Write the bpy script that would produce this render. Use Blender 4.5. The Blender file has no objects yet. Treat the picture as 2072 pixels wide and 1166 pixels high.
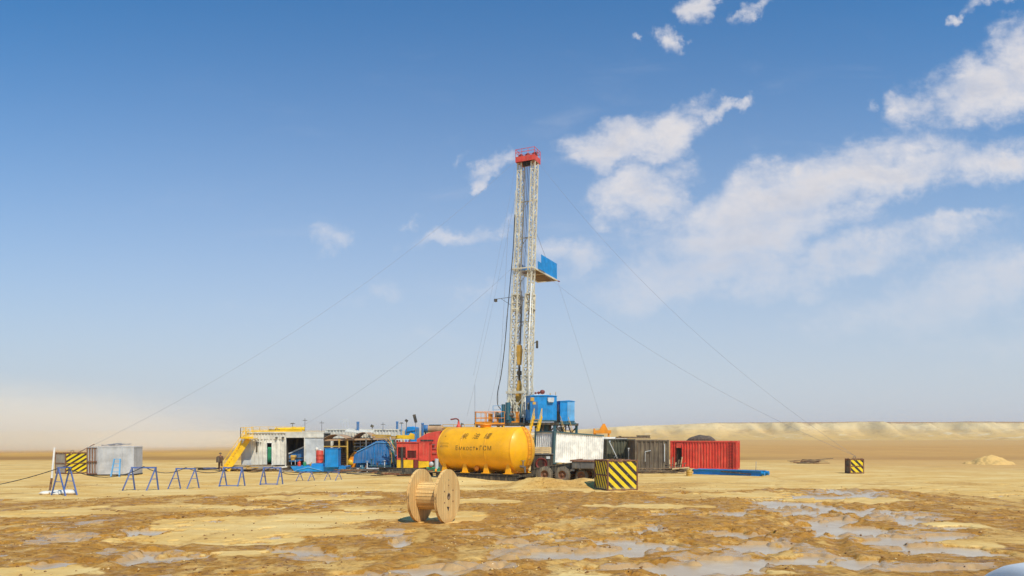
import bpy, math, random
import numpy as np
from mathutils import Vector, Matrix, Euler

random.seed(7)
SC = bpy.context.scene
COL = SC.collection
R = math.radians

# ------------------------------------------------------------------ camera
EYE = 3.3
cam_d = bpy.data.cameras.new('camera'); cam = bpy.data.objects.new('camera', cam_d); COL.objects.link(cam)
cam.location = (0, 0, EYE); cam.rotation_euler = (R(90), 0, 0)
cam_d.sensor_width = 36; cam_d.lens = 36 * 1500 / 2072
cam_d.shift_y = (882 - 583) / 2072
cam_d.clip_start = 0.3; cam_d.clip_end = 20000
SC.camera = cam

# ------------------------------------------------------------------ world + sun
SUN_ELEV, SUN_AZ = R(52), R(152)          # azimuth clockwise from +Y
world = bpy.data.worlds.new('World'); SC.world = world; world.use_nodes = True
wn, wl = world.node_tree.nodes, world.node_tree.links
wn.clear()
def wnode(t, **kw):
    n = wn.new(t)
    for k, v in kw.items(): setattr(n, k, v)
    return n
def wmath(op, a, b=None, clamp=False):
    n = wn.new('ShaderNodeMath'); n.operation = op; n.use_clamp = clamp
    for i, s in enumerate((a, b)):
        if s is None: continue
        if isinstance(s, (int, float)): n.inputs[i].default_value = s
        else: wl.new(s, n.inputs[i])
    return n.outputs[0]
def wrange(v, a, b, c=0.0, d=1.0):
    n = wn.new('ShaderNodeMapRange'); n.interpolation_type = 'SMOOTHSTEP'
    wl.new(v, n.inputs[0])
    for i, s in enumerate((a, b, c, d)): n.inputs[i + 1].default_value = s
    return n.outputs[0]
out = wnode('ShaderNodeOutputWorld')
sky = wnode('ShaderNodeTexSky', sky_type='NISHITA', sun_disc=False)
sky.sun_elevation = SUN_ELEV; sky.sun_rotation = SUN_AZ
sky.altitude = 300; sky.air_density = 1.0; sky.dust_density = 0.6; sky.ozone_density = 3.0
tc = wnode('ShaderNodeTexCoord')
sep = wnode('ShaderNodeSeparateXYZ'); wl.new(tc.outputs['Generated'], sep.inputs[0])
ay = wmath('MAXIMUM', wmath('ABSOLUTE', sep.outputs[1]), 0.05)
u = wmath('DIVIDE', sep.outputs[0], ay)
v = wmath('DIVIDE', sep.outputs[2], ay)
uv = wnode('ShaderNodeCombineXYZ'); wl.new(u, uv.inputs[0]); wl.new(v, uv.inputs[1])
# stretched noise for cloud edges
def wnoise(scale, detail, rough, loc=(0, 0, 0), sc=(1, 1, 1), rot=0, dist=0.0):
    m = wnode('ShaderNodeMapping'); wl.new(uv.outputs[0], m.inputs[0])
    m.inputs['Location'].default_value = loc; m.inputs['Scale'].default_value = sc
    m.inputs['Rotation'].default_value = (0, 0, rot)
    n = wnode('ShaderNodeTexNoise'); n.inputs['Scale'].default_value = scale
    n.inputs['Detail'].default_value = detail; n.inputs['Roughness'].default_value = rough
    n.inputs['Distortion'].default_value = dist
    wl.new(m.outputs[0], n.inputs['Vector'])
    return n.outputs['Fac']
n_big = wnoise(9, 8, 0.62, (3.1, 1.7, 0), (1, 1.5, 1), 0, 0.25)
n_str = wnoise(6, 7, 0.6, (7.3, 2.2, 0), (1, 3.0, 1), R(-20), 0.4)
n_fine = wnoise(28, 6, 0.65, (0.3, 5.2, 0), (1, 1.3, 1), R(10), 0.5)
# (px, py, rx, ry, angle, weight)  where each cloud hangs, as directions
CLOUDS = [
    (1250, 290, 150, 48, 12, 1.0), (1375, 262, 90, 40, 25, 1.0), (1180, 312, 70, 30, 5, .8), (1480, 222, 45, 20, 20, .85),
    (1290, 385, 95, 62, 10, 1.0), (1350, 340, 60, 40, 0, .6), (1240, 415, 40, 26, 0, .7),
    (1000, 345, 45, 24, 25, .75), (975, 378, 30, 16, 20, .7), (935, 322, 25, 12, 10, .4),
    (920, 470, 120, 20, 12, .62), (1000, 450, 45, 16, 10, .55), (1120, 495, 45, 25, 0, .6), (1180, 520, 65, 45, 30, .72), (960, 605, 60, 30, 0, .5),
    (1357, 66, 32, 22, 0, .95), (1420, 12, 38, 24, -10, 1.0), (1522, 35, 30, 14, 45, .6), (1275, 76, 14, 9, 0, .5),
    (1985, 175, 150, 70, 22, 1.05), (2060, 130, 120, 65, 20, 1.1), (1860, 210, 60, 40, 30, .8),
    (2030, 5, 70, 18, 10, .9), (1932, 35, 26, 12, 15, .7), (1765, 218, 20, 14, 45, .5),
    (1600, 400, 330, 70, 18, 1.1), (1780, 365, 250, 50, 12, 1.0), (2040, 322, 200, 42, 14, .95), (1500, 480, 240, 80, 15, 1.1), (1610, 352, 50, 30, 20, .9),
    (1450, 550, 260, 70, 8, 1.0), (1700, 520, 300, 50, 12, .95), (1370, 590, 180, 40, 4, .8), (1940, 445, 120, 16, 10, .5),
    (1950, 590, 330, 90, 12, .75), (1750, 640, 160, 50, 5, .6), (2020, 690, 160, 60, 0, .55),
    (660, 480, 45, 25, 20, .45), (760, 590, 60, 25, 10, .4), (520, 620, 140, 26, 5, .22), (850, 690, 160, 24, 4, .3), (845, 445, 25, 14, 0, .45),
]
# blob coordinates pushed about by noise so that no cloud keeps a smooth outline
wv = wnode('ShaderNodeTexNoise'); wv.inputs['Scale'].default_value = 11; wv.inputs['Detail'].default_value = 7; wv.inputs['Roughness'].default_value = 0.62
wl.new(uv.outputs[0], wv.inputs['Vector'])
wsub = wn.new('ShaderNodeVectorMath'); wsub.operation = 'SUBTRACT'; wl.new(wv.outputs['Color'], wsub.inputs[0]); wsub.inputs[1].default_value = (.5, .5, .5)
wsc = wn.new('ShaderNodeVectorMath'); wsc.operation = 'MULTIPLY'; wl.new(wsub.outputs[0], wsc.inputs[0]); wsc.inputs[1].default_value = (.17, .10, 0)
wuv = wn.new('ShaderNodeVectorMath'); wuv.operation = 'ADD'; wl.new(uv.outputs[0], wuv.inputs[0]); wl.new(wsc.outputs[0], wuv.inputs[1])
acc = None
for (px, py, rx, ry, an, wt) in CLOUDS:
    m = wnode('ShaderNodeMapping', vector_type='TEXTURE'); wl.new(wuv.outputs[0], m.inputs[0])
    m.inputs['Location'].default_value = ((px - 1036) / 1500, (882 - py) / 1500, 0)
    m.inputs['Rotation'].default_value = (0, 0, R(an))
    m.inputs['Scale'].default_value = (rx * 1.38 / 1500, ry * 1.42 / 1500, 1)
    L = wn.new('ShaderNodeVectorMath'); L.operation = 'LENGTH'; wl.new(m.outputs[0], L.inputs[0])
    f = wmath('MULTIPLY', wmath('SUBTRACT', 1.0, L.outputs['Value'], True), wt)
    acc = f if acc is None else wmath('MAXIMUM', acc, f)
blob = wmath('POWER', acc, 0.85)
nz = wmath('ADD', wmath('MULTIPLY', wmath('SUBTRACT', n_big, 0.5), 1.7), wmath('MULTIPLY', wmath('SUBTRACT', n_str, 0.5), 0.9))
nz = wmath('ADD', nz, wmath('MULTIPLY', wmath('SUBTRACT', n_fine, 0.5), 0.8))
dens = wmath('ADD', wmath('MULTIPLY', blob, 1.15), wmath('MULTIPLY', nz, wmath('MINIMUM', wmath('ADD', wmath('MULTIPLY', blob, 2.2), 0.08), 0.85)))
cover = wrange(dens, 0.12, 1.15)
cover = wmath('MULTIPLY', cover, wrange(wnoise(13, 8, .6, (9, 4, 0), (1, 1.9, 1), R(-18), .3), .34, .6, .72, .98))
wisp = wmath('MULTIPLY', wrange(n_str, 0.52, 0.85), wmath('MULTIPLY', wrange(u, -0.75, 0.35), 0.30))
cover = wmath('MAXIMUM', cover, wmath('MULTIPLY', wisp, wrange(v, 0.62, 0.25)))
# cloud colour: warm white tops, greyer thick undersides
shade = wmath('MULTIPLY', wrange(dens, 0.6, 1.35), wrange(n_big, 0.35, 0.7, 1.0, 0.35))
cmix = wnode('ShaderNodeMix', data_type='RGBA'); wl.new(shade, cmix.inputs[0])
cmix.inputs[6].default_value = (0.74, 0.71, 0.71, 1); cmix.inputs[7].default_value = (0.54, 0.54, 0.585, 1)
# blue sky, tinted, then milky air toward the horizon
tint = wnode('ShaderNodeMix', data_type='RGBA', blend_type='MULTIPLY'); tint.inputs[0].default_value = 1
wl.new(sky.outputs[0], tint.inputs[6]); tint.inputs[7].default_value = (0.06, 0.73, 1.10, 1)
bg_sky = wnode('ShaderNodeBackground'); wl.new(tint.outputs[2], bg_sky.inputs[0]); bg_sky.inputs[1].default_value = 0.115
bg_haze = wnode('ShaderNodeBackground'); bg_haze.inputs[0].default_value = (0.55, 0.57, 0.605, 1); bg_haze.inputs[1].default_value = 1.0
hz = wmath('POWER', 2.71828, wmath('MULTIPLY', wmath('POWER', wmath('MULTIPLY', wmath('MAXIMUM', v, 0.0), 2.95), 1.6), -1.0))
hz = wmath('MULTIPLY', hz, 0.96)
mx1 = wnode('ShaderNodeMixShader'); wl.new(hz, mx1.inputs[0]); wl.new(bg_sky.outputs[0], mx1.inputs[1]); wl.new(bg_haze.outputs[0], mx1.inputs[2])
bg_cl = wnode('ShaderNodeBackground'); wl.new(cmix.outputs[2], bg_cl.inputs[0]); bg_cl.inputs[1].default_value = 1.0
cfade = wmath('MULTIPLY', cover, wrange(v, 0.03, 0.38, 0.10, 1.0))
mx2 = wnode('ShaderNodeMixShader'); wl.new(cfade, mx2.inputs[0]); wl.new(mx1.outputs[0], mx2.inputs[1]); wl.new(bg_cl.outputs[0], mx2.inputs[2])
wl.new(mx2.outputs[0], out.inputs[0])

sun_d = bpy.data.lights.new('sun', 'SUN'); sun = bpy.data.objects.new('sun', sun_d); COL.objects.link(sun)
sun_d.energy = 3.6; sun_d.angle = R(0.5); sun_d.color = (1.0, 0.93, 0.82)
tosun = Vector((math.sin(SUN_AZ) * math.cos(SUN_ELEV), math.cos(SUN_AZ) * math.cos(SUN_ELEV), math.sin(SUN_ELEV)))
sun.rotation_euler = tosun.to_track_quat('Z', 'Y').to_euler()
sun.location = (0, 0, 60)

SC.render.engine = 'CYCLES'
SC.view_settings.view_transform = 'Standard'; SC.view_settings.look = 'None'
SC.view_settings.exposure = 0.20; SC.view_settings.gamma = 1.0
SC.cycles.use_denoising = True
SC.cycles.max_bounces = 6
SC.cycles.volume_bounces = 2
SC.cycles.transparent_max_bounces = 12

# ------------------------------------------------------------------ helpers
def S(r, g, b, k=1.0):
    f = lambda c: ((c / 255) / 12.92 if c / 255 <= 0.04045 else ((c / 255 + 0.055) / 1.055) ** 2.4) * k
    return (f(r), f(g), f(b), 1)

def P(px, py, Y):
    return Vector(((px - 1036) * Y / 1500, Y, EYE + (882 - py) * Y / 1500))
def X(px, Y): return (px - 1036) * Y / 1500
def Z(py, Y): return EYE + (882 - py) * Y / 1500

def tag(o, label=None, cat=None, group=None, kind=None):
    if label: o['label'] = label
    if cat: o['category'] = cat
    if group: o['group'] = group
    if kind: o['kind'] = kind
    return o

def thing(name, label, cat, loc=(0, 0, 0), rz=0.0, group=None, ry=0.0):
    o = bpy.data.objects.new(name, None); COL.objects.link(o)
    o.location = loc; o.rotation_euler = (0, ry, rz); o.empty_display_size = 0.3
    return tag(o, label, cat, group)

def copy_tree(o, parent=None):
    c = o.copy(); COL.objects.link(c)
    if parent is not None: c.parent = parent
    for ch in list(o.children): copy_tree(ch, c)
    return c

class MB:
    def __init__(s): s.v = []; s.f = []; s.m = []; s.sm = []
    def add(s, vs, fs, m=0, smooth=False):
        b = len(s.v); s.v += [tuple(p) for p in vs]
        for f in fs: s.f.append([i + b for i in f]); s.m.append(m); s.sm.append(smooth)
        return s
    def box(s, c, d, m=0, rot=None):
        x, y, z = d[0] / 2, d[1] / 2, d[2] / 2
        vs = [Vector(p) for p in ((-x,-y,-z),(x,-y,-z),(x,y,-z),(-x,y,-z),(-x,-y,z),(x,-y,z),(x,y,z),(-x,y,z))]
        if rot is not None:
            M = Euler(rot).to_matrix(); vs = [M @ p for p in vs]
        c = Vector(c); vs = [p + c for p in vs]
        return s.add(vs, [(0,3,2,1),(4,5,6,7),(0,1,5,4),(1,2,6,5),(2,3,7,6),(3,0,4,7)], m)
    def span(s, a, b, m=0):
        return s.box([(a[i] + b[i]) / 2 for i in range(3)], [abs(b[i] - a[i]) for i in range(3)], m)
    def bar(s, a, b, w, h=None, m=0):
        a, b = Vector(a), Vector(b); h = h or w; d = b - a
        if d.length < 1e-6: return s
        d.normalize(); up = Vector((0, 0, 1)) if abs(d.z) < 0.95 else Vector((0, 1, 0))
        sx = d.cross(up).normalized(); sz = sx.cross(d).normalized()
        vs = []
        for p in (a, b):
            for i, j in ((-1,-1),(1,-1),(1,1),(-1,1)): vs.append(p + sx * (i * w / 2) + sz * (j * h / 2))
        return s.add(vs, [(0,3,2,1),(4,5,6,7),(0,1,5,4),(1,2,6,5),(2,3,7,6),(3,0,4,7)], m)
    def tube(s, a, b, r, n=8, m=0, r2=None, cap=True):
        a, b = Vector(a), Vector(b); d = (b - a).normalized(); r2 = r if r2 is None else r2
        up = Vector((0, 0, 1)) if abs(d.z) < 0.95 else Vector((0, 1, 0))
        sx = d.cross(up).normalized(); sz = sx.cross(d).normalized()
        vs = [p + (sx * math.cos(2*math.pi*k/n) + sz * math.sin(2*math.pi*k/n)) * q for p, q in ((a, r), (b, r2)) for k in range(n)]
        s.add(vs, [(k, (k+1) % n, n + (k+1) % n, n + k) for k in range(n)], m, True)
        if cap: s.add(vs[:n], [tuple(range(n))[::-1]], m); s.add(vs[n:], [tuple(range(n))], m)
        return s
    def path(s, pts, r, n=6, m=0):
        pts = [Vector(p) for p in pts]; vs = []
        for i, p in enumerate(pts):
            d = (pts[min(i+1, len(pts)-1)] - pts[max(i-1, 0)]).normalized()
            up = Vector((0, 0, 1)) if abs(d.z) < 0.95 else Vector((0, 1, 0))
            sx = d.cross(up).normalized(); sz = sx.cross(d).normalized()
            vs += [p + (sx * math.cos(2*math.pi*k/n) + sz * math.sin(2*math.pi*k/n)) * r for k in range(n)]
        fs = [(i*n+k, i*n+(k+1) % n, (i+1)*n+(k+1) % n, (i+1)*n+k) for i in range(len(pts)-1) for k in range(n)]
        fs += [tuple(range(n))[::-1], tuple(range((len(pts)-1)*n, len(pts)*n))]
        return s.add(vs, fs, m, True)
    def lathe(s, prof, o=(0,0,0), axis='z', n=32, m=0, smooth=True, a0=0, a1=2*math.pi):
        full = abs(a1 - a0 - 2*math.pi) < 1e-6; k = n if full else n + 1
        vs = []
        for (r, h) in prof:
            for i in range(k):
                a = a0 + (a1 - a0) * i / n; c, q = r * math.cos(a), r * math.sin(a)
                p = {'z': (c, q, h), 'x': (h, c, q), 'y': (q, h, c)}[axis]
                vs.append((p[0]+o[0], p[1]+o[1], p[2]+o[2]))
        fs = [(j*k+i, j*k+(i+1) % k, (j+1)*k+(i+1) % k, (j+1)*k+i) for j in range(len(prof)-1) for i in range(n)]
        return s.add(vs, fs, m, smooth)
    def prism(s, poly, a, b, axis='y', m=0):
        """poly in the plane across axis, extruded from a to b"""
        n = len(poly)
        def pt(p, t): return {'y': (p[0], t, p[1]), 'x': (t, p[0], p[1]), 'z': (p[0], p[1], t)}[axis]
        vs = [pt(p, a) for p in poly] + [pt(p, b) for p in poly]
        fs = [tuple(range(n)), tuple(range(n, 2*n))[::-1]] + [((i+1) % n, i, n+i, n+(i+1) % n) for i in range(n)]
        return s.add(vs, fs, m)
    def corr(s, a, b, z0, z1, pitch=0.28, depth=0.075, m=0, flip=1):
        """corrugated sheet standing from a to b (xy)"""
        a, b = Vector((a[0], a[1])), Vector((b[0], b[1])); d = b - a; L = d.length; d.normalize()
        nn = Vector((d.y, -d.x)) * flip; k = max(2, round(L / pitch)); p = L / k; vs = []
        for i in range(k):
            for t, h in ((0, 0), (.28, 0), (.42, 1), (.86, 1)):
                q = a + d * (p * (i + t)) - nn * (depth * h); vs.append((q.x, q.y))
        q = a + d * L; vs.append((q.x, q.y)); n = len(vs)
        V = [(x, y, z0) for x, y in vs] + [(x, y, z1) for x, y in vs]
        return s.add(V, [(i, i+1, n+i+1, n+i) for i in range(n-1)], m)
    def build(s, name, mats, parent=None, bevel=0.0):
        me = bpy.data.meshes.new(name); me.from_pydata(s.v, [], s.f)
        if not isinstance(mats, (list, tuple)): mats = [mats]
        for mt in mats: me.materials.append(mt)
        me.polygons.foreach_set('material_index', s.m); me.polygons.foreach_set('use_smooth', s.sm)
        me.update()
        o = bpy.data.objects.new(name, me); COL.objects.link(o)
        if parent is not None: o.parent = parent
        if bevel:
            b = o.modifiers.new('bevel', 'BEVEL'); b.width = bevel; b.segments = 2; b.limit_method = 'ANGLE'; b.angle_limit = R(40)
        return o

def smooth(pts, n=6):
    pts = [Vector(p) for p in pts]; out = []
    for i in range(len(pts) - 1):
        a, b, c, d = pts[max(i-1, 0)], pts[i], pts[i+1], pts[min(i+2, len(pts)-1)]
        for k in range(n):
            t = k / n; out.append(.5 * ((2*b) + (c-a)*t + (2*a-5*b+4*c-d)*t*t + (3*b-a-3*c+d)*t**3))
    return out + [pts[-1]]

# ------------------------------------------------------------------ materials
def mat(name):
    m = bpy.data.materials.new(name); m.use_nodes = True
    nt = m.node_tree; b = nt.nodes['Principled BSDF']
    return m, nt, b
def nd(nt, t, **kw):
    n = nt.nodes.new(t)
    for k, v in kw.items():
        if k in n.inputs: n.inputs[k].default_value = v
        else: setattr(n, k, v)
    return n
def noise(nt, vec, scale, detail=6, rough=0.6, dist=0.0, sc=None):
    if sc is not None:
        mp = nd(nt, 'ShaderNodeMapping'); mp.inputs['Scale'].default_value = sc; nt.links.new(vec, mp.inputs[0]); vec = mp.outputs[0]
    n = nd(nt, 'ShaderNodeTexNoise'); n.inputs['Scale'].default_value = scale; n.inputs['Detail'].default_value = detail
    n.inputs['Roughness'].default_value = rough; n.inputs['Distortion'].default_value = dist
    nt.links.new(vec, n.inputs['Vector']); return n.outputs['Fac']
def rng(nt, v, a, b, c=0.0, d=1.0):
    n = nt.nodes.new('ShaderNodeMapRange'); n.interpolation_type = 'SMOOTHSTEP'; nt.links.new(v, n.inputs[0])
    for i, s in enumerate((a, b, c, d)): n.inputs[i+1].default_value = s
    return n.outputs[0]
def mth(nt, op, a, b=None):
    n = nt.nodes.new('ShaderNodeMath'); n.operation = op
    for i, s in enumerate((a, b)):
        if s is None: continue
        if isinstance(s, (int, float)): n.inputs[i].default_value = s
        else: nt.links.new(s, n.inputs[i])
    return n.outputs[0]
def mixc(nt, f, a, b, blend='MIX'):
    n = nt.nodes.new('ShaderNodeMix'); n.data_type = 'RGBA'; n.blend_type = blend
    if isinstance(f, (int, float)): n.inputs[0].default_value = f
    else: nt.links.new(f, n.inputs[0])
    for i, s in ((6, a), (7, b)):
        if isinstance(s, tuple): n.inputs[i].default_value = s
        else: nt.links.new(s, n.inputs[i])
    return n.outputs[2]
def bump(nt, h, bsdf, strength=0.3, dist=0.02):
    n = nt.nodes.new('ShaderNodeBump'); n.inputs['Strength'].default_value = strength; n.inputs['Distance'].default_value = dist
    nt.links.new(h, n.inputs['Height']); nt.links.new(n.outputs[0], bsdf.inputs['Normal'])

DUST = S(214, 190, 140, .8)
def paint(name, col, rough=0.5, dust=0.35, rust=0.0, metal=0.0, fade=0.15, coat=0.0):
    m, nt, b = mat(name)
    tcn = nd(nt, 'ShaderNodeTexCoord'); oc = tcn.outputs['Object']
    lo = tuple(c * (1 - fade) for c in col[:3]) + (1,); hi = tuple(min(1, c * (1 + fade)) for c in col[:3]) + (1,)
    c = mixc(nt, rng(nt, noise(nt, oc, 1.3, 5, .6), .35, .65), lo, hi)
    streak = noise(nt, oc, 2.2, 6, .65, 0, (3.2, 3.2, .35))
    d = mth(nt, 'MULTIPLY', rng(nt, streak, .42, .78), dust)
    c = mixc(nt, d, c, DUST)
    if rust:
        rr = mth(nt, 'MULTIPLY', rng(nt, noise(nt, oc, 4.5, 8, .7, .3), .56, .66), rust)
        c = mixc(nt, rr, c, S(120, 66, 34))
    nt.links.new(c, b.inputs['Base Color'])
    rg = rng(nt, noise(nt, oc, 6, 4, .6), .3, .7, rough - .08, min(1, rough + .15)); nt.links.new(rg, b.inputs['Roughness'])
    b.inputs['Metallic'].default_value = metal
    if coat: b.inputs['Coat Weight'].default_value = coat; b.inputs['Coat Roughness'].default_value = .2
    bump(nt, noise(nt, oc, 9, 4, .6), b, .12, .01)
    return m

M = {}
M['white'] = paint('white_paint', S(234, 231, 220), .5, .10, .06)
M['cream'] = paint('cream_paint', S(218, 213, 196), .6, .22, .10)
M['lgrey'] = paint('light_grey_paint', S(196, 200, 198), .5, .35, .1)
M['grey'] = paint('grey_paint', S(180, 181, 180), .55, .25, .08)
M['mast'] = paint('mast_paint', S(216, 208, 182), .5, .25, .35)
M['red'] = paint('red_paint', S(214, 66, 48), .5, .3, .12)
M['dred'] = paint('dark_red_steel', S(120, 30, 26), .5, .2, .2)
M['blue'] = paint('blue_paint', S(0, 134, 200), .42, .08, .08)
M['pblue'] = paint('pale_blue_paint', S(96, 166, 212), .5, .2, .05)
M['tblue'] = paint('trestle_blue_paint', S(78, 106, 164), .5, .35, .25)
M['dblue'] = paint('dusty_blue_paint', S(24, 104, 160), .55, .35, .25)
M['teal'] = paint('teal_paint', S(30, 90, 105), .5, .25, .2)
M['yellow'] = paint('yellow_paint', S(240, 190, 20), .45, .15, .12)
M['orange'] = paint('orange_paint', S(240, 148, 18), .45, .12, .15)
M['tank'] = paint('tank_yellow_paint', S(250, 178, 0), .42, .08, .08, fade=.07, coat=.1)
M['black'] = paint('black_paint', S(60, 56, 48), .65, .45, .2)
M['dark'] = paint('dark_parts_and_shade', S(56, 50, 42), .8, .3)  # dark tone stands for shade inside openings; dark machine parts share it
M['steel'] = paint('bare_steel', S(120, 118, 112), .45, .35, .3, .5)
M['rust'] = paint('rusty_steel', S(120, 76, 50), .8, .4, .6)
M['olive'] = paint('dark_green_container_paint', S(78, 82, 66), .7, .4, .4)
M['brown'] = paint('brown_container_paint', S(98, 86, 70), .75, .45, .35)
M['green'] = paint('green_cloth', S(40, 140, 100), .85, .1)
M['gpost'] = paint('slate_green_paint', S(62, 92, 94), .5, .2, .1)
M['rubber'] = paint('tyre_rubber', S(104, 94, 80), .9, .6)
M['tarp'] = paint('dark_tarp', S(80, 66, 58), .8, .4)
M['tarp2'] = paint('tan_tarp', S(176, 140, 104), .8, .4)
M['hose'] = paint('black_hose', S(40, 42, 44), .6, .3)
M['cable'] = paint('steel_cable', S(140, 140, 146), .6, .1, 0, .2)
M['crate'] = paint('pale_crate_wood', S(206, 178, 128), .8, .3)
M['timber'] = paint('weathered_timber', S(120, 96, 70), .9, .5)
M['concrete'] = paint('concrete', S(158, 150, 136), .9, .4)
M['plaster'] = paint('white_bag_cloth', S(228, 222, 206), .9, .4)
M['barrel'] = paint('ochre_barrel', S(196, 152, 56), .6, .4, .3)
M['cloth'] = paint('brown_coverall_cloth', S(96, 66, 48), .95, .3)
M['ocloth'] = paint('orange_work_cloth', S(214, 92, 30), .95, .2)
M['skin'] = paint('skin', S(164, 112, 84), .6, .0)
M['ink'] = paint('dark_stencil_paint', S(112, 82, 14), .7, .2)
M['body'] = paint('silver_blue_car_paint', S(214, 217, 214), .6, .2, 0, 0, .03, 0)
m, nt, b = mat('dark_glass'); b.inputs['Base Color'].default_value = (.02, .025, .03, 1); b.inputs['Roughness'].default_value = .08; M['glass'] = m

def wood_mat():
    m, nt, b = mat('plank_wood'); tcn = nd(nt, 'ShaderNodeTexCoord'); oc = tcn.outputs['Object']
    sp = nd(nt, 'ShaderNodeSeparateXYZ'); nt.links.new(oc, sp.inputs[0])
    g = noise(nt, oc, 3.0, 8, .7, .6, (9, 9, .8))
    c = mixc(nt, rng(nt, g, .3, .7), S(242, 208, 140), S(216, 168, 94))
    # planks, 14 cm boards standing upright: tone per board and dark gaps
    t = mth(nt, 'DIVIDE', sp.outputs[1], .145); fl = mth(nt, 'FLOOR', t); fr = mth(nt, 'FRACT', t)
    wn_ = nd(nt, 'ShaderNodeTexWhiteNoise', noise_dimensions='1D'); nt.links.new(fl, wn_.inputs['W'])
    c = mixc(nt, mth(nt, 'MULTIPLY', wn_.outputs['Value'], .85), c, S(214, 168, 100))
    gap = mth(nt, 'GREATER_THAN', mth(nt, 'ABSOLUTE', mth(nt, 'SUBTRACT', fr, .5)), .435)
    c = mixc(nt, mth(nt, 'MULTIPLY', gap, .6), c, S(110, 78, 44))
    dirt = rng(nt, noise(nt, oc, 2.0, 6, .65), .5, .75)
    kn = rng(nt, noise(nt, oc, 11, 3, .5, 0, (1, 1, .6)), .70, .76); c = mixc(nt, mth(nt, 'MULTIPLY', kn, .6), c, S(150, 100, 54))
    low = rng(nt, mth(nt, 'ADD', sp.outputs[2], mth(nt, 'MULTIPLY', noise(nt, oc, 3.2, 6, .7), .45)), .52, .22); c = mixc(nt, mth(nt, 'MULTIPLY', low, .6), c, S(170, 122, 62))
    c = mixc(nt, mth(nt, 'MULTIPLY', dirt, .4), c, S(176, 140, 84))
    nt.links.new(c, b.inputs['Base Color']); b.inputs['Roughness'].default_value = .75
    bump(nt, g, b, .25, .01); return m
M['wood'] = wood_mat()

def stripe_mat(name, slope, phase=0.0, period=.62):
    """hazard stripes over a panel's own x,z"""
    m, nt, b = mat(name); tcn = nd(nt, 'ShaderNodeTexCoord'); oc = tcn.outputs['Object']
    sp = nd(nt, 'ShaderNodeSeparateXYZ'); nt.links.new(oc, sp.inputs[0])
    a = mth(nt, 'ADD', mth(nt, 'MULTIPLY', sp.outputs[0], slope), sp.outputs[2])
    w = mth(nt, 'MULTIPLY', mth(nt, 'SUBTRACT', noise(nt, oc, 3, 3, .5), .5), .04)
    f = mth(nt, 'FRACT', mth(nt, 'ADD', mth(nt, 'DIVIDE', mth(nt, 'ADD', a, w), period), phase + 20))
    s_ = mth(nt, 'GREATER_THAN', f, .53)
    y = mixc(nt, rng(nt, noise(nt, oc, 3, 6, .7), .4, .75, 0, .35), S(238, 208, 16), S(196, 160, 60))
    c = mixc(nt, s_, y, S(52, 42, 36))
    chip = rng(nt, noise(nt, oc, 9, 8, .75, .4), .60, .64); c = mixc(nt, mth(nt, 'MULTIPLY', chip, .8), c, S(126, 92, 60))
    edge_ = rng(nt, mth(nt, 'ADD', sp.outputs[2], mth(nt, 'MULTIPLY', noise(nt, oc, 2.5, 5, .6), .5)), -.35, -.62); c = mixc(nt, mth(nt, 'MULTIPLY', edge_, .6), c, DUST)
    c = mixc(nt, rng(nt, noise(nt, oc, 5, 8, .7), .5, .8, 0, .35), c, DUST)
    nt.links.new(c, b.inputs['Base Color']); b.inputs['Roughness'].default_value = .6
    return m
M['stripe_r'] = stripe_mat('hazard_stripes_falling', .95, .1, .56)
M['stripe_l'] = stripe_mat('hazard_stripes_rising', -.62, .0, .40)
M['stripe_s'] = stripe_mat('hazard_stripes_steep', 1.75, .2, .62)

# ------------------------------------------------------------------ terrain
_rs = np.random.RandomState(11); _tab = _rs.rand(256, 256).astype(np.float64)
def vnoise(x, y):
    xi = np.floor(x).astype(np.int64); yi = np.floor(y).astype(np.int64); fx = x - xi; fy = y - yi
    fx = fx * fx * fx * (fx * (fx * 6 - 15) + 10); fy = fy * fy * fy * (fy * (fy * 6 - 15) + 10)
    g = lambda a, b: _tab[a & 255, b & 255]
    return (g(xi, yi) * (1 - fx) + g(xi + 1, yi) * fx) * (1 - fy) + (g(xi, yi + 1) * (1 - fx) + g(xi + 1, yi + 1) * fx) * fy
def fbm(x, y, o=5, rough=.5):
    s = np.zeros_like(x); a = 1.0; t = 0
    for i in range(o):
        s += a * vnoise(x * 2 ** i + 17.3 * i, y * 2 ** i + 9.1 * i); t += a; a *= rough
    return s / t
def sstep(e0, e1, x):
    t = np.clip((x - e0) / (e1 - e0), 0, 1); return t * t * (3 - 2 * t)
def gp(px, py): Y = EYE * 1500 / (py - 882); return X(px, Y), Y
def blobs(lst, x, y):
    """soft ellipses lying on the ground; given where they lie, their widths in metres follow"""
    acc = np.zeros_like(x)
    for b_ in lst:
        px, py, rx, ry = b_[:4]; w = b_[4] if len(b_) > 4 else 1.0; sh = b_[5] if len(b_) > 5 else 0.0
        cx, cy = gp(px, py); ax = rx * cy / 1500; ay_ = (gp(px, py - ry)[1] - gp(px, py + ry)[1]) / 2
        dx = (x - cx) - sh * (y - cy); d = np.sqrt((dx / ax) ** 2 + ((y - cy) / ay_) ** 2)
        acc = np.maximum(acc, w * np.clip(1.35 - d * .85, 0, 1))
    return acc
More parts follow.
